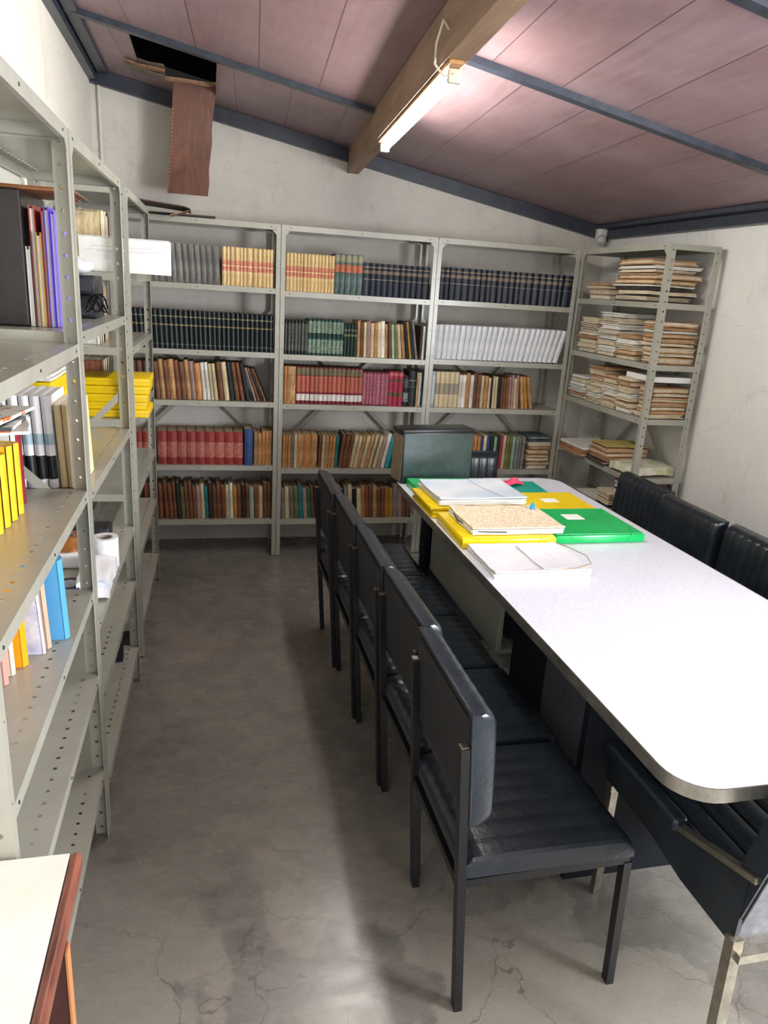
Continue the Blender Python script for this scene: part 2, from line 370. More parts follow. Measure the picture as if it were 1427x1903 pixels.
# ------------------------------------------------------------------ steel shelving
HT = 1.98; D = .30; W = .922
bm = NB()                                   # one perforated angle post, front flange at y=0, side flange at x=0
holed(bm, (0, .0, .005), (0, 0, 1), (0, 1, 0), 39, .0505, .036, .020, .0055)
n0 = len(bm.verts)
holed(bm, (0, 0, .005), (0, 0, 1), (1, 0, 0), 13, .1515, .024, .013, .0028)
bmesh.ops.remove_doubles(bm, verts=bm.verts, dist=.0002)
r = bmesh.ops.extrude_face_region(bm, geom=list(bm.faces)); 
for v in [e for e in r['geom'] if isinstance(e, bmesh.types.BMVert)]: v.co += Vector((.0015, .0015, 0))
post0 = link('post', bm, steel); COL.objects.unlink(post0)
def shelf_mesh(mat_=steel):
    bm = NB(); w_, d = W-.006, D-.004; n = 22; cu = (w_-.04)/n
    holed(bm, (.02, 0, 0), (1, 0, 0), (0, 1, 0), n, cu, .06, .038, .0048)
    holed(bm, (.02, d-.06, 0), (1, 0, 0), (0, 1, 0), n, cu, .06, .022, .0048)
    def quad(*ps, mi=0): bm.faces.new([bm.verts.new(p) for p in ps]).material_index = mi
    quad((0, 0, 0), (.02, 0, 0), (.02, d, 0), (0, d, 0)); quad((w_-.02, 0, 0), (w_, 0, 0), (w_, d, 0), (w_-.02, d, 0))
    quad((.02, .06, 0), (w_-.02, .06, 0), (w_-.02, d-.06, 0), (.02, d-.06, 0))
    h = -.030
    for y, s in ((0, 1), (d, -1)):
        quad((0, y, 0), (w_, y, 0), (w_, y, h), (0, y, h)); quad((0, y, h), (w_, y, h), (w_-.01, y+s*.012, h), (.01, y+s*.012, h)); quad((.01, y+s*.012, h), (w_-.01, y+s*.012, h), (w_-.01, y+s*.012, h+.008), (.01, y+s*.012, h+.008))
    for x, s in ((0, 1), (w_, -1)):
        quad((x, 0, 0), (x, d, 0), (x, d, h), (x, 0, h)); quad((x, 0, h), (x, d, h), (x+s*.012, d-.01, h), (x+s*.012, .01, h))
    # thin second skin under the plate and bolts on the front lip
    for x in (.05, w_/2, w_-.05):
        vs = [bm.verts.new((x+.0035*math.cos(PI/4*k), -.0016, -.015+.0035*math.sin(PI/4*k))) for k in range(8)]
        ws = [bm.verts.new((x+.0035*math.cos(PI/4*k), 0, -.015+.0035*math.sin(PI/4*k))) for k in range(8)]
        bm.faces.new(vs).material_index = 1
        for k in range(8): bm.faces.new((vs[k], ws[k], ws[(k+1) % 8], vs[(k+1) % 8])).material_index = 1
    me = bpy.data.meshes.new('shelf'); bm.to_mesh(me); bm.free(); me.materials.append(mat_); me.materials.append(bolt)
    return me
# holes need an open underside: leave the second skin out of the hole strips by making it narrower
shelf_me = shelf_mesh()
def unit(loc, rz, zs, label, side=False, rear=True, m=None):
    r = empty('steel_shelving_unit', loc, rz); tag(r, label, 'shelving', 'grey steel shelving units')
    for x, y, sx, sy in ((0, 0, 1, 1), (W, 0, -1, 1), (0, D, 1, -1), (W, D, -1, -1)):
        inst(post0, 'post', r, (x, y, 0), None, (sx, sy, 1))
    for z in zs:
        o = bpy.data.objects.new('shelf', shelf_me); COL.objects.link(o); o.parent = r; o.location = (.003, .002, z)
    if rear:
        for s in (1, -1):
            bm = NB(); x0, x1 = (.01, W-.01) if s == 1 else (W-.01, .01)
            y = D+.001+(.003 if s == 1 else 0)
            bar(bm, (x0, y, .62), (x1, y, 1.50), .003, .028, up=(0, 1, 0)) if False else bar(bm, (x0, y, .62), (x1, y, 1.50), .028, .003, up=(0, 1, 0))
            link('diagonal_brace', bm, steel, r)
    for xe, sg, zt in side or ():
        bm = NB(); ya, yb = (.005, D-.005) if sg == 1 else (D-.005, .005)
        bar(bm, (xe+.0035, ya, zt), (xe+.0035, yb, zt-.3), .024, .002, up=(1, 0, 0)); link('side_brace', bm, steel, r)
    # small corner gussets under the top shelf
    for x, s in ((.004, 1), (W-.004, -1)):
        bm = NB(); prism(bm, [(x, HT-.032), (x+s*.045, HT-.032), (x, HT-.077)], -.0005, .001, axis='y'); link('gusset', bm, steel, r)
    return r
ZB = {1: [.245, .59, .98, 1.272, 1.635, HT], 2: [.24, .572, .973, 1.267, 1.625, HT], 3: [.24, .572, .975, 1.275, 1.63, HT]}
back = {i: unit(((i-2)*.925+.0015, 0, 0), 0, ZB[i], l) for i, l in ((1, 'left of the three grey steel shelving units along the back wall, beside the corner'), (2, 'middle of the three grey steel shelving units along the back wall'), (3, 'right of the three grey steel shelving units along the back wall, holding white volumes'))}
ZR = [.12, .47, .755, 1.085, 1.375, 1.69, HT]
unit((1.857, -.003, 0), -PI/2, ZR, 'grey steel shelving unit against the right wall, stacked with old paper bundles')
ZL = {'A': [.245, .565, .825, 1.112, 1.49, HT], 'B': [.165, .465, .70, 1.095, 1.515, HT], 'C': [.165, .49, .77, 1.09, 1.38, 1.665, HT]}
unit((-.716, -3.312, 0), PI/2, ZL['A'], 'nearest grey steel shelving unit on the left wall, beside the white desk', side=[(W, -1, 1.30)], rear=False)
unit((-.716, -2.376, 0), PI/2-.018, ZL['B'], 'second grey steel shelving unit on the left wall, holding printer boxes and tape rolls', side=[(W, 1, 1.25)], rear=False)
unit((-.700, -1.262, 0), PI/2-.015, ZL['C'], 'farthest grey steel shelving unit on the left wall, holding yellow folder boxes', side=None, rear=False)

# ------------------------------------------------------------------ books
def book_bm(t_, d, h, hard=True):
    bm = NB(); e = .003 if hard else .0005; b = .0022 if hard else .0008; b = min(b, t_*.2)
    box(bm, 0, b, .004, d, 0, h); box(bm, t_-b, t_, .004, d, 0, h)
    box(bm, b, t_-b, .005, d-e, e, h-e, mi=1)
    n = 6; bul = min(.008, t_*.32)
    pr = [(t_*i/n, .004-bul*math.sin(PI*i/n)) for i in range(n+1)]+[(t_, .0065), (0, .0065)]
    prism(bm, pr, 0, h)
    return bm
ORD = ['first', 'second', 'third', 'fourth', 'fifth', 'sixth', 'seventh', 'eighth', 'ninth', 'tenth', 'eleventh', 'twelfth', 'thirteenth', 'fourteenth', 'fifteenth', 'sixteenth', 'seventeenth', 'eighteenth', 'nineteenth', 'twentieth', 'twenty-first', 'twenty-second', 'twenty-third', 'twenty-fourth', 'twenty-fifth', 'twenty-sixth', 'twenty-seventh', 'twenty-eighth', 'twenty-ninth', 'thirtieth', 'thirty-first', 'thirty-second', 'thirty-third', 'thirty-fourth', 'thirty-fifth', 'thirty-sixth', 'thirty-seventh', 'thirty-eighth', 'thirty-ninth', 'fortieth', 'forty-first', 'forty-second', 'forty-third', 'forty-fourth', 'forty-fifth']
SHN = {1.6: 'top book shelf'}
GOLD = 'B99A5A'
SP = {
 'grey': (spine('cloth_grey_green', '2F3A3C', [(.72, .73, '141A1C', None), (.66, .67, '141A1C', None)]), 'dark grey-green bound volume'),
 'creamred': (spine('cream_red_label', 'DCC38F', [(.38, .66, 'B0423F', 'E0B98C'), (.50, .53, 'DCC38F', None)], base2='B9985F'), 'cream bound volume with red spine label'),
 'greenred': (spine('green_cream_red', '5E7470', [(.80, .97, 'A9A582', '3D4F48'), (.55, .74, '9A3A36', 'C9905A')], base2='3F524F'), 'grey-green volume with cream top and red label'),
 'navy': (spine('navy_cloth', '202A3C', [(.86, .89, 'A68F6A', '202A3C'), (.68, .78, '7E6A58', '202A3C'), (.50, .52, '9A8A74', '202A3C')], base2='182030'), 'navy bound volume with faded gold lettering'),
 'darkgold': (spine('dark_green_gold', '16272B', [(.82, .85, '8F8C6A', '16272B'), (.60, .635, 'AD9A63', '16272B'), (.10, .12, '6D7468', '16272B')], base2='0E1A1E'), 'blackish green volume with small gold marks'),
 'darkmark': (spine('dark_specked', '1C2A2C', [(.1, .92, None, '6F7468')], base2='131E20'), 'dark volume with worn gold lettering'),
 'greenwhite': (spine('green_white_ornament', '1E5148', [(.06, .45, None, 'AFC3A6'), (.62, .95, None, 'AFC3A6')], base2='143A34'), 'green volume with pale ornamental spine'),
 'green4': (spine('green_gold_band', '1D3833', [(.78, .84, '6B6A50', '1D3833'), (.62, .68, '8A7A50', '1D3833')]), 'dark green volume with gold bands'),
 'white': (spine('white_cover', 'DADDE0', [(.05, .95, None, None)], base2='C2C6CC', rnd=.12), 'white bound volume'),
 'maroonlab': (spine('maroon_black_label', '7C2430', [(.78, .97, '1D211C', 'A79A70'), (.33, .76, 'B46A4E', '7C2430'), (.09, .27, 'E3DED6', '9A9490')], base2='5C1822'), 'maroon volume with black band and white shelf label'),
 'maroonspk': (spine('maroon_specked', '7E2440', [(.04, .96, None, 'C98A94')], base2='5C1830'), 'crimson volume with ornate spine'),
 'crimson': (spine('crimson_black_bands', 'A8304A', [(.70, .78, '1C1A1A', '8A7A50'), (.28, .40, '1C1A1A', '8A7A50'), (.88, .95, None, 'E0A0A0')], base2='932840'), 'bright crimson volume with two black bands'),
 'redthick': (spine('red_thick', '8C2A26', [(.22, .68, None, 'C58A78')], base2='701F1E'), 'thick red bound volume'),
 'blue': (spine('blue_plain', '2C4878', [], base2='243E6A', rnd=0), 'blue bound book'),
 'lightblue': (spine('light_blue', 'A9BDC2', [(.1, .9, None, 'E0E6E6')], rnd=.1), 'pale blue book'),
 'creamgrey': (spine('cream_grey_band', 'CDBE9C', [(.36, .68, '8A8070', 'A79C88')], base2='B7A582'), 'cream volume with a wide grey band'),
 'black': (spine('black_white_label', '1A1F24', [(.15, .45, None, 'C8C8C8'), (.6, .9, None, '7A7A7A')], rnd=.1), 'black book with white lettering'),
 'blackthick': (spine('black_thick', '161E22', [(.72, .74, '8A8A80', None), (.55, .56, '8A8A80', None)], rnd=0), 'thick black bound book'),
}
PAL = {'tan': ('BE9462', '8C6640'), 'brown': ('7A5236', '573622'), 'dkbrown': ('4A3024', '33201A'), 'cream': ('D8C8A2', 'B9A47A'), 'whitep': ('E4E2DC', 'CFCCC4'), 'redbr': ('8A5236', '64381F'),
 'dkblue': ('26343E', '182228'), 'teal': ('1E7A80', '165A60'), 'green': ('2E7A4C', '1F5C38'), 'olive': ('7A7A46', '5A5A30'), 'ochre': ('B98630', '8F6420'), 'grey': ('7E7C78', '605E5A'), 'pink': ('A8606A', '8A4A54'),
 'cyan': ('38A8B0', '2888A0'), 'orange': ('C08A54', '9C6838'), 'dkgreen': ('2E3A28', '1E281C'), 'rose': ('A88A80', '8A6E64'), 'mint': ('9FC0A8', '7FA08A'), 'black2': ('1E1E20', '121214'), 'crimson2': ('A8324C', '8A2438')}
NAME = {'tan': 'tan worn', 'brown': 'brown worn', 'dkbrown': 'dark brown', 'cream': 'cream', 'whitep': 'white', 'redbr': 'reddish brown', 'dkblue': 'dark blue', 'teal': 'teal', 'green': 'green', 'olive': 'olive', 'ochre': 'ochre', 'grey': 'grey', 'pink': 'pink', 'cyan': 'cyan', 'orange': 'orange', 'dkgreen': 'dark green', 'rose': 'dusty pink', 'mint': 'mint green', 'black2': 'black', 'crimson2': 'crimson'}
for k_, (a, b) in PAL.items():
    SP[k_] = (spine('worn_'+k_, a, [(.55, .85, None, None), (.62, .8, None, b)] if k_ not in ('whitep', 'cream') else [(.3, .8, None, 'A89A80')], base2=b, rough=.65, rnd=.35), NAME[k_]+' old book')
BAYN = {1: 'left', 2: 'middle', 3: 'right'}
LVN = {5: 'top book shelf', 4: 'second book shelf', 3: 'third book shelf', 2: 'fourth book shelf', 1: 'lowest shelf'}
counter = {}
ENV = {}
def put_row(bay, level, x0, x1, kinds, h, lean0=0, lean1=None, hj=.0, depth=.17, yoff=.03, wj=.15, grp=None, tj=None, hard=True):
    """a run of books between x0 and x1 on a shelf of a back unit; kinds = one kind repeated n times or a list; lean in degrees, tops to the right positive"""
    z = ZB[bay][level-1]; n = len(kinds)
    ws = [1+random.uniform(-wj, wj) if tj is None else tj[i] for i in range(n)]; tot = sum(ws)
    if lean1 is None: lean1 = lean0
    hs = [h+random.uniform(-hj, hj) for _ in kinds]
    ls = [math.radians(lean0+(lean1-lean0)*(i/max(1, n-1))) for i in range(n)]
    def edges(th, hh, a):
        """left and right boundary x(z) of a leaning book whose lowest corner is at x=0"""
        c, s_ = math.cos(a), math.sin(a)
        P = [(0, 0), (th, 0), (th, hh), (0, hh)]; P = [(x_*c+z_*s_, -x_*s_+z_*c) for x_, z_ in P]
        mz = min(p[1] for p in P); return [(x_, z_-mz) for x_, z_ in P]
    def xs_at(P, zz):
        o = []
        for i in range(4):
            (xa, za), (xb, zb_) = P[i], P[(i+1) % 4]
            if (za-zz)*(zb_-zz) <= 0 and abs(za-zb_) > 1e-9: o.append(xa+(xb-xa)*(zz-za)/(zb_-za))
        return (min(o), max(o)) if o else None
    ZS = [.0008+.0038*q for q in range(68)]
    env0 = ENV.get((bay, level))
    def layout(sc):
        xs = []; env = list(env0) if env0 else [None]*len(ZS)
        for i in range(n):
            th = ws[i]*sc; P = edges(th, hs[i], ls[i]); cur = [xs_at(P, zz) for zz in ZS]
            x = x0-min(p[0] for p in P if p[1] < .012) if i == 0 else -9
            for q in range(len(ZS)):
                if cur[q] and env[q] is not None: x = max(x, env[q]-cur[q][0]+.0016)
            xs.append(x)
            for q in range(len(ZS)):
                if cur[q]: env[q] = max(cur[q][1]+x, env[q] if env[q] is not None else -9)
        return xs, max(e for e in env[:3] if e is not None), env
    lo_, hi_ = .001, .2
    for _ in range(30):
        md = (lo_+hi_)/2
        if layout(md)[1] > x1: hi_ = md
        else: lo_ = md
    xs, _w, ENV[(bay, level)] = layout(lo_)
    for i, kd in enumerate(kinds):
        th = ws[i]*lo_; m, nm = SP[kd]
        yo = yoff+random.uniform(-.004, .006)
        vol = kd in VOLS
        o = link('bound_volume' if vol else 'book', book_bm(th, depth, hs[i], hard), [m, pages])
        dz_ = .0008+(th*math.sin(ls[i]) if ls[i] > 0 else 0)+(.0045*0)
        o.location = (xs[i], yo, z+dz_); o.rotation_euler = (0, ls[i], 0)
        key = (bay, level); counter[key] = counter.get(key, 0)+1
        tag(o, '%s, %s on %s, %s back unit' % (nm, ORD[counter[key]-1], LVN[level].replace('book shelf', 'shelf'), BAYN[bay]), 'bound volume' if vol else 'book', grp or '%s on the %s of the %s back unit' % ('bound volumes' if vol else 'books', LVN[level], BAYN[bay]))
VOLS = set(('grey', 'creamred', 'greenred', 'navy', 'darkgold', 'darkmark', 'greenwhite', 'green4', 'white', 'maroonlab', 'maroonspk', 'crimson', 'redthick'))
def rnd_kinds(n, pool): return [random.choice(pool) for _ in range(n)]
put_row(1, 5, -.80, -.335, ['grey']*14, .205, -5, -3)
put_row(1, 5, -.325, -.038, ['creamred']*12, .208, 0, 0, tj=[1, .8, 1, 1.2, .7, .8, 1.4, 1.1, 1, 1, .7, .9])
put_row(2, 5, .032, .315, ['creamred']*14, .210, 0, 0)
put_row(2, 5, .317, .483, ['greenred']*5, .225, 0, 0)
put_row(2, 5, .487, .893, ['navy']*11, .186, 0, 0, wj=.2)
put_row(3, 5, .958, 1.775, ['navy']*21, .190, 0, 0, wj=.22)
put_row(3, 5, 1.778, 1.835, ['navy'], .19, 2, 2)
put_row(1, 4, -.86, -.035, ['darkgold']*31, .212, -3, 0, wj=.08)
put_row(2, 4, .032, .17, ['darkmark']*7, .195)
put_row(2, 4, .172, .385, ['greenwhite']*9, .208, wj=.2)
put_row(2, 4, .386, .468, ['green4']*4, .19)
put_row(2, 4, .47, .665, ['tan', 'brown', 'cream', 'rose', 'cream', 'tan', 'cream', 'whitep', 'tan'], .205, -1, -3, hj=.012)
put_row(2, 4, .672, .78, ['brown', 'mint', 'olive', 'cream', 'tan'], .205, -4, -8, hj=.01)
put_row(2, 4, .785, .855, ['dkblue', 'ochre', 'dkblue', 'grey'], .222, -9, -10)
put_row(2, 4, .862, .895, ['dkbrown', 'whitep'], .20, 0, 0)
put_row(3, 4, .945, 1.80, ['white']*25, .208, 1, 13, wj=.1)
put_row(1, 3, -.83, -.712, ['dkbrown', 'brown', 'dkbrown', 'brown'], .215, -2, -2)
put_row(1, 3, -.707, -.44, ['brown', 'tan', 'brown', 'tan', 'redbr', 'brown', 'tan', 'rose', 'orange'], .222, -4, -5, hj=.01)
put_row(1, 3, -.437, -.35, ['whitep', 'whitep', 'cream', 'cream'], .215, -5, -6, hj=.006)
put_row(1, 3, -.343, -.255, ['brown', 'cream', 'dkblue'], .225, -6, -7)
put_row(1, 3, -.25, -.165, ['brown', 'redbr', 'dkblue'], .225, -8, -11)
put_row(1, 3, -.155, -.05, ['rose', 'brown', 'dkbrown', 'brown', 'black2'], .205, -18, -24)
put_row(2, 3, .034, .105, ['orange', 'tan'], .222, 0, 0, tj=[1, 2.4])
put_row(2, 3, .110, .517, ['maroonlab']*15, .222, wj=.06)
put_row(2, 3, .518, .682, ['maroonspk']*7, .205, wj=.2)
put_row(2, 3, .684, .775, ['crimson']*3, .213, wj=.05)
put_row(2, 3, .78, .812, ['black'], .19)
put_row(2, 3, .814, .862, ['blackthick'], .222)
put_row(2, 3, .864, .896, ['tan', 'lightblue'], .212)
put_row(3, 3, .955, 1.142, ['lightblue', 'creamgrey', 'creamgrey', 'creamgrey', 'creamgrey', 'creamgrey'], .222, wj=.1)
put_row(3, 3, 1.144, 1.343, ['whitep', 'whitep', 'orange', 'whitep', 'brown', 'brown', 'cream', 'tan'], .212, 0, -1, hj=.012)
put_row(3, 3, 1.346, 1.565, ['cream', 'dkgreen', 'cream', 'cream', 'black2', 'brown', 'brown', 'redbr', 'rose', 'rose', 'cream', 'rose'], .205, -1, -4, hj=.012)
put_row(3, 3, 1.585, 1.665, ['tan', 'ochre', 'tan'], .21, -9, -12)
put_row(1, 2, -.825, -.75, ['redthick', 'redthick'], .195)
put_row(1, 2, -.70, -.203, ['redthick']*9, .200, wj=.05, depth=.2)
put_row(1, 2, -.197, -.148, ['blue'], .222, yoff=.01, depth=.2)
put_row(1, 2, -.14, -.03, ['tan', 'tan', 'orange', 'orange', 'tan'], .20, hj=.012)
put_row(2, 2, .034, .104, ['orange', 'tan', 'orange', 'grey'], .205)
put_row(2, 2, .106, .25, ['cream', 'tan', 'orange', 'tan'], .212, tj=[.5, 1, 1.3, 1])
put_row(2, 2, .258, .38, ['brown', 'cream', 'tan', 'tan', 'orange', 'teal'], .205, 1, 3)
put_row(2, 2, .388, .60, ['brown', 'redbr', 'brown', 'cream', 'cream', 'tan', 'cream', 'tan', 'cream'], .215, 6, 12, hj=.01)
put_row(2, 2, .61, .86, ['cream', 'rose', 'whitep', 'cyan', 'green', 'cream', 'cream', 'tan', 'brown'], .215, 12, 6, hj=.01)
put_row(3, 2, 1.26, 1.645, ['tan', 'orange', 'orange', 'blue', 'cream', 'blue', 'dkgreen', 'mint', 'dkgreen', 'crimson2', 'cream', 'olive', 'olive', 'mint', 'grey', 'grey', 'grey'], .218, hj=.004)
put_row(1, 1, -.82, -.68, ['dkbrown', 'redbr', 'brown', 'brown', 'redbr'], .215, -1, -1)
put_row(1, 1, -.677, -.03, ['redbr', 'redbr', 'brown', 'dkgreen', 'olive', 'brown', 'brown', 'redbr', 'rose', 'cream', 'teal', 'dkbrown', 'brown', 'brown', 'redbr', 'cream', 'whitep', 'ochre', 'brown', 'dkbrown', 'brown', 'mint', 'redbr', 'cream', 'brown', 'brown'], .215, -3, -1, hj=.016)
put_row(2, 1, .034, .25, ['grey', 'cream', 'grey', 'olive', 'teal', 'rose', 'green', 'brown'], .205, -2, -5, hj=.016)
put_row(2, 1, .255, .885, ['brown', 'redbr', 'cream', 'dkbrown', 'brown', 'tan', 'black2', 'grey', 'cream', 'black2', 'cream', 'orange', 'redbr', 'brown', 'tan', 'brown', 'redbr', 'ochre', 'ochre', 'grey', 'rose', 'brown', 'brown'], .205, -3, -4, hj=.018)

# ------------------------------------------------------------------ paper bundles
kraft = mat('kraft_folder', 'B98F66', 'A37A52', scale=18, rough=.8, rnd=.2)
kraft2 = mat('faded_folder', 'CDB492', 'B89C78', scale=18, rough=.85, rnd=.2)
aged = mat('aged_paper', 'D9CDB4', 'C4B598', scale=40, rough=.9, rnd=.12)
pale = mat('pale_paper', 'E4E2DA', 'D2CFC6', scale=40, rough=.85)
def sheet(bm, x0, x1, y0, y1, z0, z1, sag, mi, nx=6, ny=5, seed=0, curl=0):
    rr = random.Random(seed); ph = rr.uniform(0, 6); top = []; bot = []
    for j in range(ny+1):
        ta = []; tb = []
        for i in range(nx+1):
            u, v = i/nx, j/ny
            x = x0+(x1-x0)*u; y = y0+(y1-y0)*v
            if i in (0, nx): x += rr.uniform(-.003, .003)
            if j in (0, ny): y += rr.uniform(-.003, .003)
            dz_ = sag*math.sin(PI*2*u+ph)*.4+curl*(abs(2*v-1)**3)+curl*.6*(abs(2*u-1)**3)
            ta.append(bm.verts.new((x, y, z1+dz_))); tb.append(bm.verts.new((x, y, z0+dz_)))
        top.append(ta); bot.append(tb)
    def f(*v): bm.faces.new(v).material_index = mi
    for j in range(ny):
        for i in range(nx):
            f(top[j][i], top[j][i+1], top[j+1][i+1], top[j+1][i]); f(bot[j][i], bot[j+1][i], bot[j+1][i+1], bot[j][i+1])
    for i in range(nx): f(top[0][i], bot[0][i], bot[0][i+1], top[0][i+1]); f(top[ny][i], top[ny][i+1], bot[ny][i+1], bot[ny][i])
    for j in range(ny): f(top[j][0], top[j+1][0], bot[j+1][0], bot[j][0]); f(top[j][nx], bot[j][nx], bot[j+1][nx], top[j+1][nx])
BUN = {'kraft': ('tan paper folder', 0), 'cream': ('cream paper bundle', 1), 'white': ('white paper bundle', 2), 'dark': ('dark worn folder', 3), 'plum': ('plum folder', 4), 'yellowish': ('yellowed folder', 5), 'blueg': ('blue-grey bound folder', 6)}
BM = [kraft, aged, pale, mat('dark_folder', '4A4038', '2E2824', scale=20, rough=.7), mat('plum_folder', '7A3048', rough=.7), mat('yellowed_folder', 'C6B468', 'A89850', scale=20, rough=.8), mat('bluegrey_folder', '4A5C66', '3A4A54', scale=20, rough=.7)]
def bundle(cx, cy, z, lx, ly, h, kind, rz=0, seed=0, layers=None):
    """one folder of loose papers lying flat; origin at its bottom centre"""
    rr = random.Random(seed*17+3); bm = NB(); n = layers or max(2, int(h/.006)); mi0 = BUN[kind][1]
    inner = 1 if kind != 'white' else 2
    for i in range(n):
        z0 = h*i/n; z1 = h*(i+1)/n-.0004; e = 0 if i in (0, n-1) else rr.uniform(.001, .012); mi = mi0 if i in (0, n-1) else (inner if rr.random() < .8 else 2)
        j1, j2 = rr.uniform(-.007, .007), rr.uniform(-.006, .006)
        sheet(bm, -lx/2+e+j1, lx/2-e+j1, -ly/2+e*.6+j2, ly/2-e*.6+j2, z0, z1, .0024, mi, 6, 4, seed*31+i//3, -.0012 if h > .02 else 0)
    return link('paper_bundle', bm, BM, loc=(cx, cy, z), rot=(0, 0, rz))
pile_no = [0]
def pile(cx, cy, z, lx, ly, spec, where, jit=.008, group=None):
    zz = z+.0042; n = len(spec)
    for i, (kind, h) in enumerate(spec):
        pile_no[0] += 1
        o = bundle(cx+random.uniform(-jit, jit), cy+random.uniform(-jit, jit), zz, lx*random.uniform(.86, 1), ly*random.uniform(.82, .98), h, kind, random.uniform(-.06, .06), pile_no[0])
        zz += h+.0042
        pos = 'only one' if n == 1 else ('topmost' if i == n-1 else ('lowest' if i == 0 else '%s from bottom' % ORD[i]))
        tag(o, '%s, %s in pile %s' % (BUN[kind][0], pos, where), 'papers', group or 'paper bundles on the right hand unit')
    return zz
K, C_, Wt, Dk = 'kraft', 'cream', 'white', 'dark'
XC = 2.0
pile(XC-.0, -.22, ZR[5], .27, .26, [(C_, .022), (K, .03), (C_, .012), (K, .012)], 'far end, top shelf, right unit')
pile(XC-.01, -.64, ZR[5], .29, .38, [(Dk, .03), (C_, .018), (Dk, .016), (Wt, .008), (K, .022), (K, .028), (C_, .014), (Wt, .016), (K, .028)], 'near end, top shelf, right unit', .012)
pile(XC, -.16, ZR[4], .27, .22, [(C_, .022)]*3+[(K, .018), (C_, .03), (C_, .03), (C_, .035)], 'far end, second shelf, right unit')
pile(XC, -.40, ZR[4], .27, .22, [(C_, .02), (Wt, .03), (C_, .03), (Wt, .028), (C_, .022), (Wt, .03), (C_, .03), (Wt, .024)], 'second from far end, second shelf, right unit')
pile(XC-.02, -.62, ZR[4], .24, .19, [(C_, .022), (K, .02), (C_, .03), (Wt, .022), (K, .02)], 'middle, second shelf, right unit')
pile(XC+.02, -.815, ZR[4], .24, .17, [('kraft', .035), (C_, .014), (K, .03), (C_, .014), (K, .02), (K, .02), (Wt, .012), (K, .014), (K, .026)], 'near end, second shelf, right unit')
pile(XC, -.14, ZR[3], .27, .20, [(C_, .018), (K, .016), (Wt, .03), (Wt, .016), (C_, .022), (Wt, .014)], 'far end, third shelf, right unit')
pile(XC, -.34, ZR[3], .27, .17, [(C_, .03), (Wt, .03), (C_, .026), (C_, .03), (K, .03), (C_, .026), (K, .022)], 'second from far end, third shelf, right unit')
pile(XC, -.52, ZR[3], .27, .16, [(C_, .03), (K, .03), (Wt, .034), (C_, .03), (C_, .02), (K, .02)], 'middle, third shelf, right unit')
pile(XC-.01, -.685, ZR[3], .26, .145, [(Wt, .024), (K, .03), (C_, .02), (Wt, .022), (C_, .03), (K, .026), (C_, .016)], 'fourth from far end, third shelf, right unit')
pile(XC+.02, -.84, ZR[3], .24, .14, [(C_, .02), (K, .016), (C_, .016), (K, .02), (K, .026), (C_, .014), (K, .028)], 'near end, third shelf, right unit')
pile(XC-.035, -.26, ZR[2], .30, .32, [(K, .02), (K, .016), (Wt, .014)], 'overhanging far end, fourth shelf, right unit', .006)
pile(XC-.01, -.53, ZR[2], .28, .23, [('dark', .022), (K, .02), (K, .024), (K, .024), ('yellowish', .008)], 'middle, fourth shelf, right unit')
pile(XC-.0, -.40, ZR[1], .26, .24, [('blueg', .02), (Wt, .03)], 'far end, fifth shelf, right unit')
pile(XC-.02, -.65, ZR[1], .25, .17, [(C_, .022), (C_, .02), ('blueg', .014), (C_, .02), (K, .02), (C_, .02)], 'middle, fifth shelf, right unit')
pile(XC-.01, -.81, ZR[1], .24, .15, [(C_, .03), (C_, .026), (K, .03), (C_, .02), (C_, .03), (Wt, .018), ('plum', .012), (Wt, .03), ('plum', .016)], 'near end, fifth shelf, right unit')
pile(1.745, .13, ZB[3][1], .17, .20, [(C_, .02), (K, .025), (C_, .015), (K, .022), (K, .03), (K, .02), (C_, .022), ('blueg', .008), ('blueg', .02)], 'fourth shelf, right back unit', .006, 'paper bundles on the back units')
# white carton lying on the third shelf piles
bm = NB(); box(bm, -.12, .12, -.135, .135, 0, .03, bev=.003); o = link('carton', bm, mat('white_card', 'E2E2DE', rough=.6), loc=(2.02, -.77, ZR[3]+.196)); tag(o, 'flat white carton on top of the paper piles of the right unit third shelf', 'box')
# plastic bag of papers
t = NT('plastic_bag'); n = t.noise(22, detail=5, lo=.4, hi=.65); t.base(t.mix(n, lin('E8E6D8'), lin('C8C890'))); t.set(.22, 0, .6, .4); t.bump(t.noise(40, detail=3), .5, .01)
bm = NB(); sheet(bm, -.14, .14, -.11, .11, 0, .045, .006, 0, 9, 8, 5, -.012)
o = link('plastic_bag', bm, t.m, loc=(1.995, -.785, ZR[2]+.024), rot=(0, 0, .05), smooth=60); tag(o, 'clear plastic bag of papers at the near end of the right unit fourth shelf', 'bag')

# ------------------------------------------------------------------ table
lam = NT('table_laminate'); n = lam.noise(160, detail=2, lo=.45, hi=.6); c = lam.mix(lam.math('MULTIPLY', n, .5), lin('DFE1EB'), lin('C8C8D6')); lam.base(c); lam.set(.3, 0, .5)
TX0, TX1, TY0, TY1, TZ = .495, 1.395, -3.36, -.93, .76
def rrect(x0, x1, y0, y1, r, n=7):
    p = []
    for cx, cy, a in ((x1-r, y1-r, 0), (x0+r, y1-r, 90), (x0+r, y0+r, 180), (x1-r, y0+r, 270)):
        for i in range(n+1): t_ = math.radians(a+90*i/n); p.append((cx+r*math.cos(t_), cy+r*math.sin(t_)))
    return p
tb = empty('conference_table', (.945, -2.145, 0)); tag(tb, 'long white laminate meeting table with metal edge and rounded corners', 'table')
def atT(bm): 
    for v in bm.verts: v.co -= Vector((.945, -2.145, 0))
    return bm
bm = NB(); prism(bm, rrect(TX0+.003, TX1-.003, TY0+.003, TY1-.003, .092), TZ-.028, TZ); link('tabletop', atT(bm), lam.m, tb)
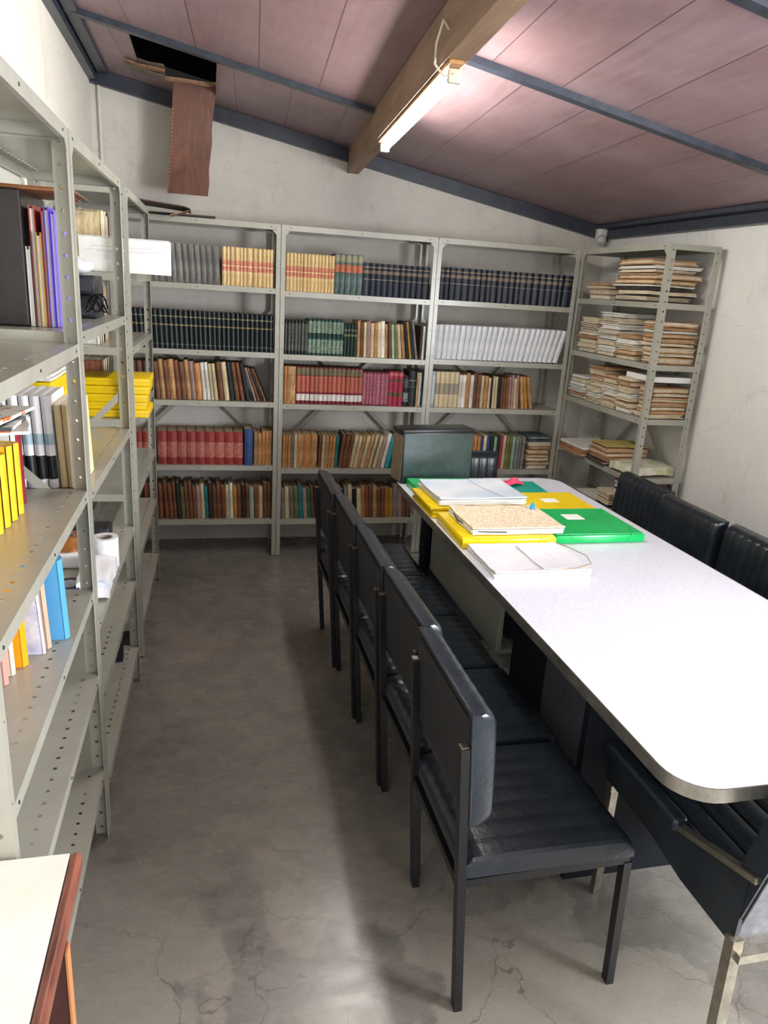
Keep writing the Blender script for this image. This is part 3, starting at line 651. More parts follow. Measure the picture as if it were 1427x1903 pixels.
bm = NB(); P = rrect(TX0, TX1, TY0, TY1, .095); Q = rrect(TX0+.0028, TX1-.0028, TY0+.0028, TY1-.0028, .0922)
pa = [[bm.verts.new((x, y, z)) for x, y in L] for L, z in ((P, TZ+.0005), (P, TZ-.032), (Q, TZ-.032), (Q, TZ+.0005))]
for a, b in ((0, 1), (1, 2), (2, 3), (3, 0)):
    for i in range(len(P)): bm.faces.new((pa[a][i], pa[a][(i+1) % len(P)], pa[b][(i+1) % len(P)], pa[b][i]))
link('metal_edge', atT(bm), alu, tb, smooth=50)
grey_panel = mat('grey_steel_panel', '8C8C7E', '96968A', scale=5, rough=.3, spec=.6)
dkpanel = mat('dark_panel', '0C1016', '11161E', scale=7, rough=.7, spec=.25)
midpanel = mat('slate_panel', '3C3C42', '46464C', scale=7, rough=.5)
for y in (-1.27, -2.80):
    bm = NB(); box(bm, .62, 1.17, y, y+.03, 0, TZ-.033, bev=.002); link('end_panel', atT(bm), dkpanel, tb)
bm = NB(); box(bm, .62, .64, -2.13, -1.24, .40, TZ-.033, bev=.002); box(bm, .64, .70, -2.13, -1.24, .40, .415); o = link('modesty_panel', atT(bm), grey_panel, tb)
bm = NB(); box(bm, .68, 1.1, -2.48, -2.14, .08, .60, bev=.002); link('drawer_pedestal', atT(bm), dkpanel, tb)
bm = NB(); box(bm, .63, 1.16, -2.77, -2.50, .03, TZ-.033, bev=.002); cab = link('cabinet', atT(bm), midpanel, tb)
for a, b in ((-2.762, -2.642), (-2.632, -2.508)):
    bm = NB(); box(bm, .626, .6295, a, b, .05, TZ-.06); link('door', atT(bm), midpanel, cab)
bm = NB(); box(bm, .60, .66, -1.215, -1.16, .0, TZ-.033, bev=.004); link('leg', atT(bm), dkpanel, tb)

# ------------------------------------------------------------------ chairs
def ribs_profile(w_, t_, n, groove=.0035, edge=.012):
    """closed polygon in (a, b): a across the width, b thickness; ribbed on the b=t_ side"""
    p = [(-w_/2, 0), (-w_/2, t_*.55)]
    p += [(-w_/2+edge*.35, t_*.85), (-w_/2+edge, t_*.97)]
    for i in range(n):
        a0 = -w_/2+edge+(w_-2*edge)*i/n; a1 = -w_/2+edge+(w_-2*edge)*(i+1)/n
        for s_ in ((.06, 0), (.18, .75), (.5, 1), (.82, .75), (.94, 0)) if n > 1 else ((.5, 1),):
            p.append((a0+(a1-a0)*s_[0], t_-groove+groove*s_[1]))
    p += [(w_/2-edge, t_*.97), (w_/2-edge*.35, t_*.85), (w_/2, t_*.55), (w_/2, 0)]
    return p
def loft(bm, prof, L, to, nround=4, rr=.03, crown=.0):
    """sweep a (a,b) profile along c from 0..L with rounded ends; to(a,b,c)->xyz"""
    secs = []
    for i in range(nround+1):
        t_ = i/nround; secs.append((rr*(1-math.cos(t_*PI/2))*1.0, .35+.65*math.sin(t_*PI/2)))
    secs = [(c, s) for c, s in secs]; mid = [(L*f_, 1) for f_ in (.25, .5, .75)]; secs = secs+mid+[(L-c, s) for c, s in secs[::-1]]
    rings = []
    for c, s in secs:
        cr = 1+crown*math.sin(PI*c/L)
        rings.append([bm.verts.new(to(a, b*s*cr, c)) for a, b in prof])
    n = len(prof)
    for A, B in zip(rings, rings[1:]):
        for i in range(n): bm.faces.new((A[i], B[i], B[(i+1) % n], A[(i+1) % n]))
    bm.faces.new(rings[0]); bm.faces.new(rings[-1][::-1])
LEAN = .072
def chair_mesh():
    """black vinyl chair facing +x, origin on the floor between the rear feet; returns dict of meshes"""
    r = empty('stacking_chair')
    bm = NB(); loft(bm, ribs_profile(.412, .048, 7, .0018), .435, lambda a, b, c: (-.028+c, a, .402+b), rr=.03, crown=.06); link('seat', bm, black_vinyl, r, smooth=35)
    bm = NB(); loft(bm, ribs_profile(.416, .062, 8, .002, .018), .285, lambda a, b, c: (.012-LEAN*(.545+c)+b, a, .545+c), rr=.035, crown=.05); link('backrest', bm, black_vinyl, r, smooth=35)
    # backboard with welt on the rear of the backrest
    br = bpy.data.objects[-1] if False else [c_ for c_ in r.children if c_.name.startswith('backrest')][0]
    bm = NB()
    def bp(x, a, z): return (x+.012-LEAN*z, a, z)
    pts = rrect(-.194, .194, .565, .812, .012, 3)
    A = [bm.verts.new(bp(-.004, a, z)) for a, z in pts]; B = [bm.verts.new(bp(.003, a, z)) for a, z in pts]
    bm.faces.new(A); bm.faces.new(B)
    for i in range(len(pts)): bm.faces.new((A[i], B[i], B[(i+1) % len(pts)], A[(i+1) % len(pts)]))
    link('backboard', bm, black_board, br)
    bm = NB(); P2 = rrect(-.2065, .2065, .548, .828, .02, 4); tube(bm, [bp(.002, a, z) for a, z in P2+[P2[0]]], .003, 6); link('welt', bm, black_vinyl, br, smooth=60)
    for s in (-1, 1):
        y = s*.194
        bm = NB(); bar(bm, (0, y, 0), (-LEAN*.745, y, .745), .026, .020, up=(1, 0, 0)); l_ = link('leg', bm, black_paint, r)
        bm = NB(); box(bm, -LEAN*.747-.009, -LEAN*.747+.009, y-.009, y+.009, .744, .749); link('cap', bm, chrome, l_)
        bm = NB(); bar(bm, (.41, y, 0), (.395, y, .385), .024, .020, up=(1, 0, 0)); link('leg', bm, black_paint, r)
        bm = NB(); bar(bm, (-.02, y, .385), (.40, y, .392), .020, .022); link('side_rail', bm, black_paint, r)
    bm = NB(); bar(bm, (.385, -.18, .388), (.385, .18, .388), .02, .02); link('cross_rail', bm, black_paint, r)
    bm = NB(); bar(bm, (-.026, -.18, .372), (-.026, .18, .372), .016, .022); link('cross_rail', bm, black_paint, r)
    return r
def dup(root, loc, rz):
    r = root.copy(); COL.objects.link(r); r.location = loc; r.rotation_euler = (0, 0, rz)
    for ch in list(root.children):
        c = ch.copy(); COL.objects.link(c); c.parent = r
        for g in list(ch.children):
            d = g.copy(); COL.objects.link(d); d.parent = c
    return r
ch0 = chair_mesh()
left = [(.172, -2.936, .0, 'black vinyl chair nearest the camera at the left of the table'),
        (.182, -2.512, .02, 'black vinyl chair second from the camera at the left of the table'),
        (.170, -2.089, .0, 'black vinyl chair in the middle of the row left of the table'),
        (.160, -1.670, -.0, 'black vinyl chair second from the far end left of the table'),
        (.146, -1.250, -.0, 'black vinyl chair at the far end of the row left of the table')]
for i, (x, y, rz, lb) in enumerate(left):
    o = ch0 if i == 0 else dup(ch0, (0, 0, 0), 0)
    o.location = (x, y, 0); o.rotation_euler = (0, 0, rz); tag(o, lb, 'chair', 'chairs left of the table')
for x, y, rz, lb in ((1.70, -1.258, PI+.0, 'black vinyl chair at the far end right of the table, beside the paper shelves'), (1.655, -1.70, PI, 'black vinyl chair second from the far end right of the table'), (1.665, -2.145, PI-.02, 'black vinyl chair third from the far end right of the table, cut by the frame')):
    o = dup(ch0, (x, y, 0), rz); tag(o, lb, 'chair', 'chairs right of the table')
o = dup(ch0, (.975, -.635, 0), -PI/2); tag(o, 'black vinyl chair at the far head of the table, behind the black document box', 'chair')
# loose tag under the nearest chair
bm = NB(); prism(bm, [(-.012, 0), (.012, .004), (.016, .05), (.002, .07), (-.014, .048)], -.0006, .0006, axis='y')
lab = link('seat_tag', bm, mat('tag_grey', 'A8A296', rough=.7), ch0, loc=(-.005, -.10, .325), rot=(.0, .0, 1.2)); lab['label'] = 'torn grey paper tag hanging under the seat'

# steel framed chair at the near head of the table, facing it
ac = empty('steel_framed_chair', (.92, -3.10, 0)); tag(ac, 'low black chair with chrome frame at the near head of the table', 'chair')
def atA(bm):
    for v in bm.verts: v.co -= Vector((.92, -3.10, 0))
    return bm
bm = NB(); loft(bm, ribs_profile(.49, .118, 6, .018, .02), .53, lambda a, b, c: (.925+a, -3.36+c, .385+b), rr=.05, crown=.02); link('seat', atA(bm), black_vinyl, ac, smooth=35)
for s in (0, 1):
    x = .676+s*.50
    bm = NB(); pts = [(-3.385, .375), (-3.20, .375), (-2.98, .41), (-2.90, .455), (-2.86, .48), (-3.17, .49), (-3.385, .545)]
    prism(bm, pts, x-.006, x+.006, axis='x'); link('side_panel', atA(bm), black_vinyl, ac)
    bm = NB(); bar(bm, (x-.002, -3.405, .565), (x-.002, -3.165, .492), .020, .014); link('chrome_rail', atA(bm), chrome, ac)
    bm = NB(); box(bm, x-.022, x+.022, -3.165, -2.83, .475, .515, bev=.014, seg=3); link('side_bolster', atA(bm), black_vinyl, ac, smooth=40)
    bm = NB(); bar(bm, (x+.02, -2.855, 0), (x+.02, -2.855, .46), .022, .022); link('leg', atA(bm), chrome, ac)
    bm = NB(); bar(bm, (x-.005, -3.40, 0), (x-.005, -3.385, .40), .026, .026); link('leg', atA(bm), chrome, ac)
bm = NB(); bar(bm, (.67, -3.40, .362), (1.18, -3.40, .362), .022, .022); link('cross_rail', atA(bm), chrome, ac); bm = NB(); bar(bm, (.68, -2.86, .37), (1.18, -2.86, .37), .02, .02); link('cross_rail', atA(bm), chrome, ac)
def bk(d, z): return -3.368-(z-.373)*.235+d
bm = NB()
for x0, x1, d0, d1, mi in ((.672, 1.178, .0, .058, 0),):
    pts = [(bk(d0, .373), .373), (bk(d1, .42), .42), (bk(d1, .80), .80), (bk(d1-.02, .83), .83), (bk(d0+.01, .83), .83), (bk(d0, .80), .80)]
    prism(bm, pts, x0, x1, axis='x')
link('backrest', atA(bm), black_vinyl, ac)
bm = NB(); t = NT('grey_lining'); n = t.noise(9, detail=5, lo=.3, hi=.7); t.base(t.mix(n, lin('6E6E70'), lin('84848A'))); t.set(.8); t.bump(t.noise(6, detail=3), .8, .03)
for i in range(1): prism(bm, [(bk(-.004, .38), .38), (bk(-.001, .38), .38), (bk(-.001, .82), .82), (bk(-.004, .82), .82)], .682, 1.168, axis='x')
o = link('back_lining', atA(bm), t.m, ac); o['label'] = 'grey stapled fabric on the rear of the backrest'

# ------------------------------------------------------------------ things on the table
def box_folder(name, x0, x1, y0, y1, z, h, m, label, cat='folder', rz=0, lab=None, group=None):
    cx, cy = (x0+x1)/2, (y0+y1)/2; r = empty(name, (cx, cy, z), rz); tag(r, label, cat, group)
    w_, d = x1-x0, y1-y0
    bm = NB(); box(bm, -w_/2, w_/2, -d/2, d/2, 0, h*.93, bev=min(.006, h*.3)); link('folder_body', bm, m, r, smooth=40)
    bm = NB(); box(bm, -w_/2+.003, w_/2-.003, -d/2+.012, d/2-.002, h*.935, h, bev=.001); link('flap', bm, m, r)
    for s in (-1, 1):
        bm = NB(); tube(bm, [(s*w_*.28, -d/2-.0012, .002), (s*w_*.34, -d/2-.0012, h*.95), (s*w_*.40, -d/2+.06, h+.0015), (s*(w_/2-.002), -d/2+.10, h+.0012)], .0011, 5); link('elastic', bm, m, r)
    if lab:
        a0, a1, b0, b1 = lab; bm = NB(); box(bm, a0, a1, b0, b1, h+.0002, h+.0008); l_ = link('paper_label', bm, paperw, r); l_['label'] = 'white paper label'
    return r
green = mat('green_plastic', '00A855', '05B860', scale=5, rough=.25, spec=.5)
teal = mat('teal_plastic', '08A08A', '0CAA94', scale=5, rough=.25)
yellow = mat('yellow_plastic', 'F8DA00', 'F0CC00', scale=6, rough=.28)
yellow2 = mat('yellow_card', 'E8C800', 'D8B400', scale=6, rough=.4)
z0 = TZ+.0008
box_folder('document_folder',   .530, .93, -1.285, -1.065, z0, .034, green, 'green plastic document folder in front of the black archive box on the table')
for i, (dx, dy) in enumerate(((0, 0), (.006, .004), (-.003, .006))):
    box_folder('document_folder', .500+dx, .868+dx, -1.600+dy, -1.290+dy, z0+i*.0158, .0135, yellow, 'thin yellow plastic folder, %s of the three under the pale blue folder' % ('lowest', 'middle', 'topmost')[i], group='thin yellow folders')
box_folder('document_folder', .508, .890, -1.975, -1.640, z0, .040, yellow, 'thick yellow folder box under the speckled beige folder')
box_folder('document_folder', .935, 1.29, -1.565, -1.290, z0, .024, yellow, 'flat yellow folder with white label at the right of the table', lab=(-.03, .045, -.03, .03))
box_folder('document_folder', .903, 1.292, -1.945, -1.595, z0, .036, green, 'green folder box with white label, rightmost on the table', lab=(-.05, .03, .02, .09))
box_folder('document_folder', .940, 1.20, -1.275, -1.055, z0, .016, teal, 'flat teal plastic folder under the pink cloth on the table', rz=-.04)
# pale folder with papers on the yellow ones
t = NT('pale_blue_sleeve'); n = t.noise(4, detail=3, lo=.4, hi=.6); t.base(t.mix(n, lin('EEF3F8'), lin('D2E2F0'))); t.set(.25, 0, .6); sleeve = t.m
def paper_folder(name, cx, cy, z, w_, d, h, top, label, rz=0, seed=1, flap=True, cat='folder', n=4):
    r = empty(name, (cx, cy, z), rz); tag(r, label, cat)
    bm = NB()
    for i in range(n): sheet(bm, -w_/2+.006*(i % 2), w_/2-.005*((i+1) % 2), -d/2+.004*(i % 3), d/2-.003, h*i/(n+1), h*(i+1)/(n+1)-.0005, .001, 0, 6, 4, seed+i, 0)
    link('papers', bm, paperw, r, smooth=50)
    bm = NB(); sheet(bm, -w_/2, w_/2, -d/2, d/2, h*n/(n+1), h, .0015, 0, 8, 6, seed+9, .003); link('cover', bm, top, r, smooth=50)
    return r
pf = paper_folder('paper_folder', .735, -1.42, z0+.049, .40, .31, .030, sleeve, 'pale blue translucent folder of papers on the yellow folders', .02, 3)
bm = NB(); tube(bm, [(.09, -.155, .036), (.05, 0, .034), (.03, .15, .036)], .001, 5); link('elastic', bm, mat('elastic_grey', '7C8690', rough=.6), pf)
t = NT('speckled_beige'); n = t.noise(90, detail=2, lo=.45, hi=.58); t.base(t.mix(n, lin('F2E4CA'), lin('DCC49E'))); t.set(.6); speck = t.m
pf = paper_folder('paper_folder', .745, -1.795, z0+.0425, .38, .29, .024, speck, 'speckled beige card folder on the thick yellow folder box', 0, 8)
bm = NB(); tube(bm, [(-.185, .09, .014), (-.20, .0, .012), (-.16, -.14, .010), (-.05, -.148, .009)], .0022, 6); link('edge_binding', bm, mat('binding_dark', '2C2824', rough=.5), pf, smooth=60)
clear = mat('clear_white_sleeve', 'F4F4F6', 'E6E6EC', scale=6, rough=.22, spec=.6)
pf = paper_folder('paper_folder', .70, -2.135, z0, .36, .275, .024, clear, 'white clear-fronted folder of papers nearest the camera on the table', 0, 14)
bm = NB(); sheet(bm, .0, .09, -.13, .10, .0245, .026, .001, 0, 6, 6, 77, .004)
bm2 = bm; 
link('folded_flap', bm, clear, pf, smooth=60)
bm = NB(); tube(bm, [(.17, .13, .03), (.20, .06, .03), (.22, -.02, .03), (.20, -.09, .028), (.13, -.125, .027), (-.10, -.13, .026)], .0014, 6); link('elastic', bm, mat('elastic_tan', '8E7050', rough=.6), pf, smooth=60)
bm = NB(); tube(bm, [(-.09, -.137, .010), (-.06, -.12, .0265), (.04, -.12, .0265), (.07, -.137, .010)], .001, 5); link('elastic', bm, mat('elastic_grey', '7C8690'), pf)
# pink cloth, blue clip
bm = NB(); nn = 12
vs = [[bm.verts.new(((i/nn-.5)*.10, (j/nn-.5)*.075, .002+.030*max(0, math.sin(i/nn*PI)*math.sin(j/nn*PI*1.2+.4))**1.5+.006*math.sin(i*1.7+j)*math.sin(j*1.3)+.006)) for i in range(nn+1)] for j in range(nn+1)]
for j in range(nn):
    for i in range(nn): bm.faces.new((vs[j][i], vs[j][i+1], vs[j+1][i+1], vs[j+1][i]))
r = bmesh.ops.extrude_face_region(bm, geom=list(bm.faces))
for v in [e for e in r['geom'] if isinstance(e, bmesh.types.BMVert)]: v.co.z -= .003
o = link('cloth', bm, mat('pink_cloth', 'F0506E', 'DE3F60', scale=20, rough=.8), loc=(1.06, -1.12, z0+.0185), rot=(0, 0, .3), smooth=60); tag(o, 'small crumpled pink cloth on the teal folder', 'cloth')
bm = NB(); box(bm, -.014, .014, -.007, .007, 0, .016, bev=.004, seg=3); prism(bm, [(-.004, .014), (.004, .014), (.009, .026), (-.009, .026)], -.002, .002, axis='y')
o = link('binder_clip', bm, mat('clip_blue', '18A0E0', rough=.3), loc=(.905, -1.70, z0+.0415+.028), rot=(0, 0, .7), smooth=40); tag(o, 'small bright blue clip on the corner of the speckled folder', 'clip')
# black archive box
t = NT('marbled_green'); n = t.noise(26, detail=7, rough=.75, lo=.35, hi=.68); n3 = t.noise(3, detail=2, lo=.3, hi=.7)
c = t.mix(n, lin('10191A'), lin('27463F')); t.base(t.mix(t.math('MULTIPLY', n3, .4), c, lin('44565A'))); t.set(.33, 0, .6); t.bump(t.noise(120, detail=2), .15, .002); marb = t.m
ab = empty('archive_box', (.690, -.955, z0), .16); tag(ab, 'black and green marbled archive box standing at the far left end of the table', 'box')
bm = NB(); box(bm, -.195, .190, -.065, .065, .0, .262, bev=.006); link('box_body', bm, mat('black_card', '15171A', '1E2022', scale=15, rough=.4), ab, smooth=40)
bm = NB(); box(bm, -.188, .184, -.0665, -.0652, .008, .245); o = link('marbled_front', bm, marb, ab); o['label'] = 'green marbled paper front'
bm = NB(); box(bm, -.1968, -.1952, -.058, .058, .008, .238); o = link('open_end', bm, mat('box_board', '8C7A62', '7A6A54', scale=30, rough=.8), ab); o['label'] = 'taupe board end'
bm = NB(); box(bm, -.2, .195, -.07, .07, .250, .268, bev=.005); link('lid_edge', bm, mat('black_card', '15171A'), ab, smooth=40)

# ------------------------------------------------------------------ left row contents
A0, B0, C0 = ZL['A'], ZL['B'], ZL['C']
e = .001
# black archive box and standing folders on the upper shelf of the second unit (seen through the first)
bm = NB(); box(bm, -.055, .055, -.0, .30, 0, .335, bev=.004)
o = link('binder_box', bm, mat('black_glossy_card', '1E1A1C', '2A2022', scale=9, rough=.22), loc=(-.915, -2.25, B0[4]+e)); tag(o, 'tall glossy black binder box on the upper shelf of the left row', 'box')
def folder_up(x, y, z, th, d, h, m, label, lean=0, rz=0, cat='folder', name='upright_folder', grp=None):
    bm = NB(); box(bm, 0, th*.18, 0, d, 0, h); box(bm, th*.82, th, 0, d, 0, h); box(bm, 0, th, d-.003, d, 0, h)
    box(bm, th*.2, th*.8, .004, d-.004, 0, h-.008, mi=1)
    o = link(name, bm, [m, paperw], loc=(x, y, z), rot=(0, lean, rz)); tag(o, label, cat, grp); return o
folder_up(-.858, -2.24, B0[4]+e, .010, .26, .20, mat('fold_white', 'DAD8D2', rough=.6), 'low white folder beside the black binder box on the left row')
folder_up(-.846, -2.235, B0[4]+e, .014, .26, .30, mat('fold_red', 'A0443F', rough=.5), 'red folder between the black binder box and the purple folders')
folder_up(-.830, -2.25, B0[4]+e, .012, .24, .235, mat('fold_mustard', 'A8843A', rough=.5), 'mustard folder beside the red folder on the left row')
folder_up(-.816, -2.24, B0[4]+e, .006, .26, .295, mat('fold_pink', 'D05070', rough=.5), 'thin pink folder beside the purple folders')
folder_up(-.808, -2.245, B0[4]+e, .011, .26, .298, mat('fold_purple', '6A4CC0', '5A3CB0', rough=.4), 'purple folder next to the thin pink folder')
folder_up(-.795, -2.235, B0[4]+e, .010, .26, .29, mat('fold_violet', '7C6AD8', rough=.4), 'violet folder, rightmost of the upright folders on the left row')
bm = NB(); box(bm, -.10, .12, 0, .28, 0, .006); box(bm, -.11, .14, .01, .27, .007, .010); o = link('board_sheet', bm, mat('orange_board', 'A86A3A', '4A2A1C', scale=5, rough=.6), loc=(-.88, -2.24, B0[4]+.337), rot=(0, -.0, 0)); tag(o, 'thin orange brown board lying on top of the black binder box', 'board')
# white long carton sticking out of the third unit
cw = empty('carton', (-.725, -1.085, C0[5]+e)); tag(cw, 'long white carton sticking out of the upper left row towards the aisle', 'box')
bm = NB(); box(bm, -.165, .17, -.115, .10, 0, .128, bev=.002); link('carton_body', bm, paperw, cw)
bm = NB(); box(bm, -.167, .172, -.117, .102, .1285, .131); link('lid', bm, paperw, cw)
bm = NB()
for i, zz in enumerate((.082, .094, .076)): box(bm, -.14+.02*i, .14-.03*i, -.1158, -.1152, zz, zz+.0015)
o = link('printed_lines', bm, mat('faint_print', 'B9B9BC', rough=.8), cw); o['label'] = 'faint grey printed lines'
# books on the upper shelf of the third unit, spines to the aisle
kk = ['cream', 'cream', 'whitep', 'grey', 'whitep', 'rose', 'cream', 'dkbrown', 'dkbrown']
for i, kd in enumerate(kk):
    th = .022; o = link('book', book_bm(th, .15, .235+.01*math.sin(i*2)), [SP[kd][0], pages], loc=(-.955, -.965+i*.026, C0[5]+e), rot=(0, 0, PI/2)); 
    o.location.x = -.83; tag(o, '%s standing behind the white carton, %s from the camera' % (SP[kd][1], ORD[i]), 'book', 'books behind the white carton')
kk = ['whitep', 'grey', 'cream', 'dkblue', 'whitep', 'dkblue', 'black2', 'cream', 'tan', 'cream']
for i, kd in enumerate(kk):
    o = link('book', book_bm(.026, .15, .225), [SP[kd][0], pages], loc=(-.84, -1.16+i*.03, C0[4]+e), rot=(0, 0, PI/2)); tag(o, '%s on second shelf, far left unit, %s from camera' % (SP[kd][1], ORD[i]), 'book', 'books on the far left unit')
kk = ['redbr', 'cream', 'grey', 'whitep', 'black2', 'cream', 'brown']
for i, kd in enumerate(kk):
    o = link('book', book_bm(.028, .15, .20), [SP[kd][0], pages], loc=(-.86, -.93+i*.034, C0[3]+e), rot=(0, 0, PI/2)); tag(o, '%s behind the yellow folder boxes, %s from the camera' % (SP[kd][1], ORD[i]), 'book', 'books behind the yellow folder boxes')
# black devices and a white bag on the second unit
dev = mat('device_black', '17191E', '202329', scale=10, rough=.35)
for i, (x, y, z, w_, d, h) in enumerate(((-.845, -1.66, B0[4]+e, .17, .20, .072), (-.845, -1.655, B0[4]+e+.0735, .165, .19, .062))):
    r = empty('power_supply_box', (x, y, z)); tag(r, '%s of two stacked black device boxes on the second unit of the left row' % ('lower', 'upper')[i], 'device')
    bm = NB(); box(bm, -w_/2, w_/2, -d/2, d/2, 0, h, bev=.005); link('casing', bm, dev, r, smooth=40)
    bm = NB(); box(bm, -w_/2+.06, w_/2-.01, -d/2-.001, -d/2+.001, .012, h-.012); link('face_panel', bm, mat('device_grey', '3C3E44', rough=.4), r)
bm = NB(); 
for j in range(3): tube(bm, [(.0+.015*j+.02*math.sin(a*.7), .012*math.cos(a*.9)-.01*j, .03+.028*math.sin(a*.8+j)+.02) for a in range(12)], .004, 6)
o = link('coiled_cable', bm, mat('cable_black', '101216', rough=.4), loc=(-.765, -1.80, B0[4]+.003), smooth=60); tag(o, 'coiled black cable beside the black device boxes on the left row', 'cable')
bm = NB(); bmesh.ops.create_uvsphere(bm, u_segments=20, v_segments=12, radius=1)
for v in bm.verts: v.co = Vector((v.co.x*.085, v.co.y*.06, (v.co.z+.78)*.034*(1+.12*math.sin(v.co.x*7)))); v.co.z = max(0, v.co.z)
o = link('plastic_packet', bm, mat('packet_white', 'DEDFE2', 'A9ABB4', scale=30, rough=.3, lo=.55, hi=.7), loc=(-.855, -1.69, B0[4]+e+.1375), smooth=60); tag(o, 'white plastic packet on top of the black device boxes', 'packet')
# yellow folder boxes
def yellow_stack(x, y, z, w_, d, n, h, where, jit):
    for i in range(n):
        r = empty('folder_box', (x+random.uniform(-jit, jit), y+random.uniform(-.006, .006), z+i*(h+.001)), random.uniform(-.02, .02))
        tag(r, 'bright yellow folder box, %s of the stack %s' % ('lowest' if i == 0 else 'topmost' if i == n-1 else '%s up' % ORD[i], where), 'folder', 'yellow folder boxes on the left row')
        bm = NB(); box(bm, -w_/2, w_/2, -d/2, d/2, 0, h, bev=.004); link('folder_body', bm, yellow2, r, smooth=40)
        bm = NB(); box(bm, -w_/2+.004, w_/2+.0015, -d/2-.0012, -d/2+.001, h*.55, h*.60); box(bm, w_/2-.001, w_/2+.0012, -.008, .008, h*.35, h*.65); link('flap_edge', bm, mat('dark_yellow_card', 'C8A400', rough=.5), r)  # flap strip and tab in a deeper yellow than the body
yellow_stack(-.822, -1.085, C0[3]+e, .335, .25, 5, .0315, 'on the far left unit', .014)
yellow_stack(-.930, -1.83, B0[3]+e, .145, .44, 5, .0485, 'on the second left unit', .004)
for i, (kd, h) in enumerate((('white', .02), ('white', .012), ('kraft', .014), ('cream', .016))):
    o = bundle(-.925, -1.85, B0[3]+.2515+[0, .0235, .039, .0565][i], .14, .40, h, kd, 0, 300+i); tag(o, '%s lying %s on the yellow folder boxes of the second left unit' % (BUN[kd][0], ('lowest', 'second', 'third', 'topmost')[i]), 'papers', 'papers on the yellow boxes')
# books on the nearest unit, level z 1.112, spines to the aisle
mags = mat('booklet_white', 'E6E6EA', 'D4D6DC', scale=20, rough=.35)
bookl = spine('booklet_black_block', 'F2F2F5', [(.10, .36, '23282A', None), (.48, .60, 'A8BECC', None)], base2='E4E6EC', rnd=.06, rough=.35)
yb = spine('yellow_booklet', 'F0C020', [], base2='E0A818', rnd=.1, rough=.4)
def aisle(yc, z, th, h, m, label, xs=-.80, lean=0, cat='book', dep=.2, grp=None, pg=None):
    """a book on a left unit, spine to the aisle"""
    o = link('book', book_bm(th, dep, h), [m, pg or paperw], loc=(xs, yc, z+e), rot=(0, 0, 0)); o.rotation_euler = (lean, 0, PI/2); tag(o, label, cat, grp); return o
zA = A0[3]
ys = -3.02
for i in range(8): aisle(-2.965+i*.049, zA, .030, .172-.004*(i % 3), yb, 'yellow paperback on the nearest left unit, %s from the camera' % ORD[i], xs=-.852+.003*i, grp='yellow paperbacks on the nearest left unit')
aisle(-2.570, zA, .022, .185, mags, 'white booklet beside the dark red binder on the nearest left unit', xs=-.848)
aisle(-2.540, zA, .040, .192, mat('dark_red_binder', '8A1A30', '7A1428', rough=.4), 'dark red binder on the nearest left unit', xs=-.845)
zb2 = B0[3]+e
def facing(xc, y, th, h, m, label, grp=None, lean=-.03):
    o = link('booklet', book_bm(th, .20, h), [m, paperw], loc=(xc, y, zb2+.0008), rot=(0, lean, 0)); tag(o, label, 'booklet', grp); return o
for i in range(5): facing(-.995+i*.0175, -2.325, .0155, .235, mags, 'plain white booklet behind the magazines, %s from the wall' % ORD[i], 'plain white booklets')
for i in range(4): facing(-.905+i*.0265, -2.330, .0235, .248, bookl, 'white booklet with black block on its spine, %s from the wall' % ORD[i], 'white booklets with black block')
for i in range(3): facing(-.797+i*.0195, -2.325, .0175, .225, mat('cream_booklet', 'EAD9B0', 'DCC898', rough=.6), 'cream booklet beside the post of the left row, %s from the wall' % ORD[i], 'cream booklets')
# slanted magazines on top
cols = (('E8E6E2', 'white magazine'), ('C85A20', 'orange magazine'), ('3A4048', 'dark magazine'), ('D8DEE4', 'pale blue magazine'), ('ECEAE4', 'cream magazine with orange patches'))
for i, (cc, nm) in enumerate(cols):
    bm = NB(); sheet(bm, -.085, .085, -.115, .115, 0, .007, .001, 0, 5, 6, 400+i, .002)
    o = link('magazine', bm, [mat('magazine_%s' % cc, cc, 'E4E2DC' if i < 4 else 'C8642A', scale=14, rough=.35, lo=.5 if i < 4 else .56, hi=.6)], loc=(-.900-.008*(i % 2)*2, -2.565-.022*i, zA+.1955+.0098*i), rot=(.0, .0, .22-.10*i), smooth=60)
    tag(o, '%s on the upright booklets, nearest left unit' % nm, 'magazine', 'magazines on the booklets')
# level z .825: leaning books
zA = A0[2]
sky = mat('blue_binder', '5CA6D8', '4C96C8', scale=5, rough=.4)
o = folder_up(-.90, -2.745, zA+e, .03, .19, .215, sky, 'sky blue binder leaning on the third shelf of the nearest left unit', name='ring_binder', cat='binder')
o.rotation_euler = (0, 0, 0)
bpy.data.objects.remove(o)
def leaner(y, th, dep, h, m, label, xs, lean=-.22, nm='book', cat='book', pg=None):
    o = link(nm, book_bm(th, dep, h), [m, pg or paperw], loc=(xs, y, zA+e), rot=(0, 0, PI/2)); 
    o.matrix_world = Matrix.Translation((xs, y, zA+e)) @ Matrix.Rotation(lean, 4, 'X') @ Matrix.Rotation(PI/2, 4, 'Z'); tag(o, label, cat); return o
leaner(-2.700, .030, .15, .215, sky, 'sky blue binder on the third shelf of the nearest left unit', -.735, .16, 'ring_binder', 'binder')
leaner(-2.745, .020, .15, .20, mat('beige_cover', 'C8A890', 'B89880', rough=.5), 'beige book beside the sky blue binder', -.765, .16)
leaner(-2.768, .012, .15, .17, mat('white_blue_cover', 'D8DAE6', 'A8B0CC', scale=30, rough=.4), 'thin white and blue book between the beige and orange books', -.77, .18)
leaner(-2.825, .028, .15, .195, mat('orange_yellow_cover', 'F0A010', 'E89408', rough=.4), 'orange yellow book on the third shelf of the nearest left unit', -.80, .05)
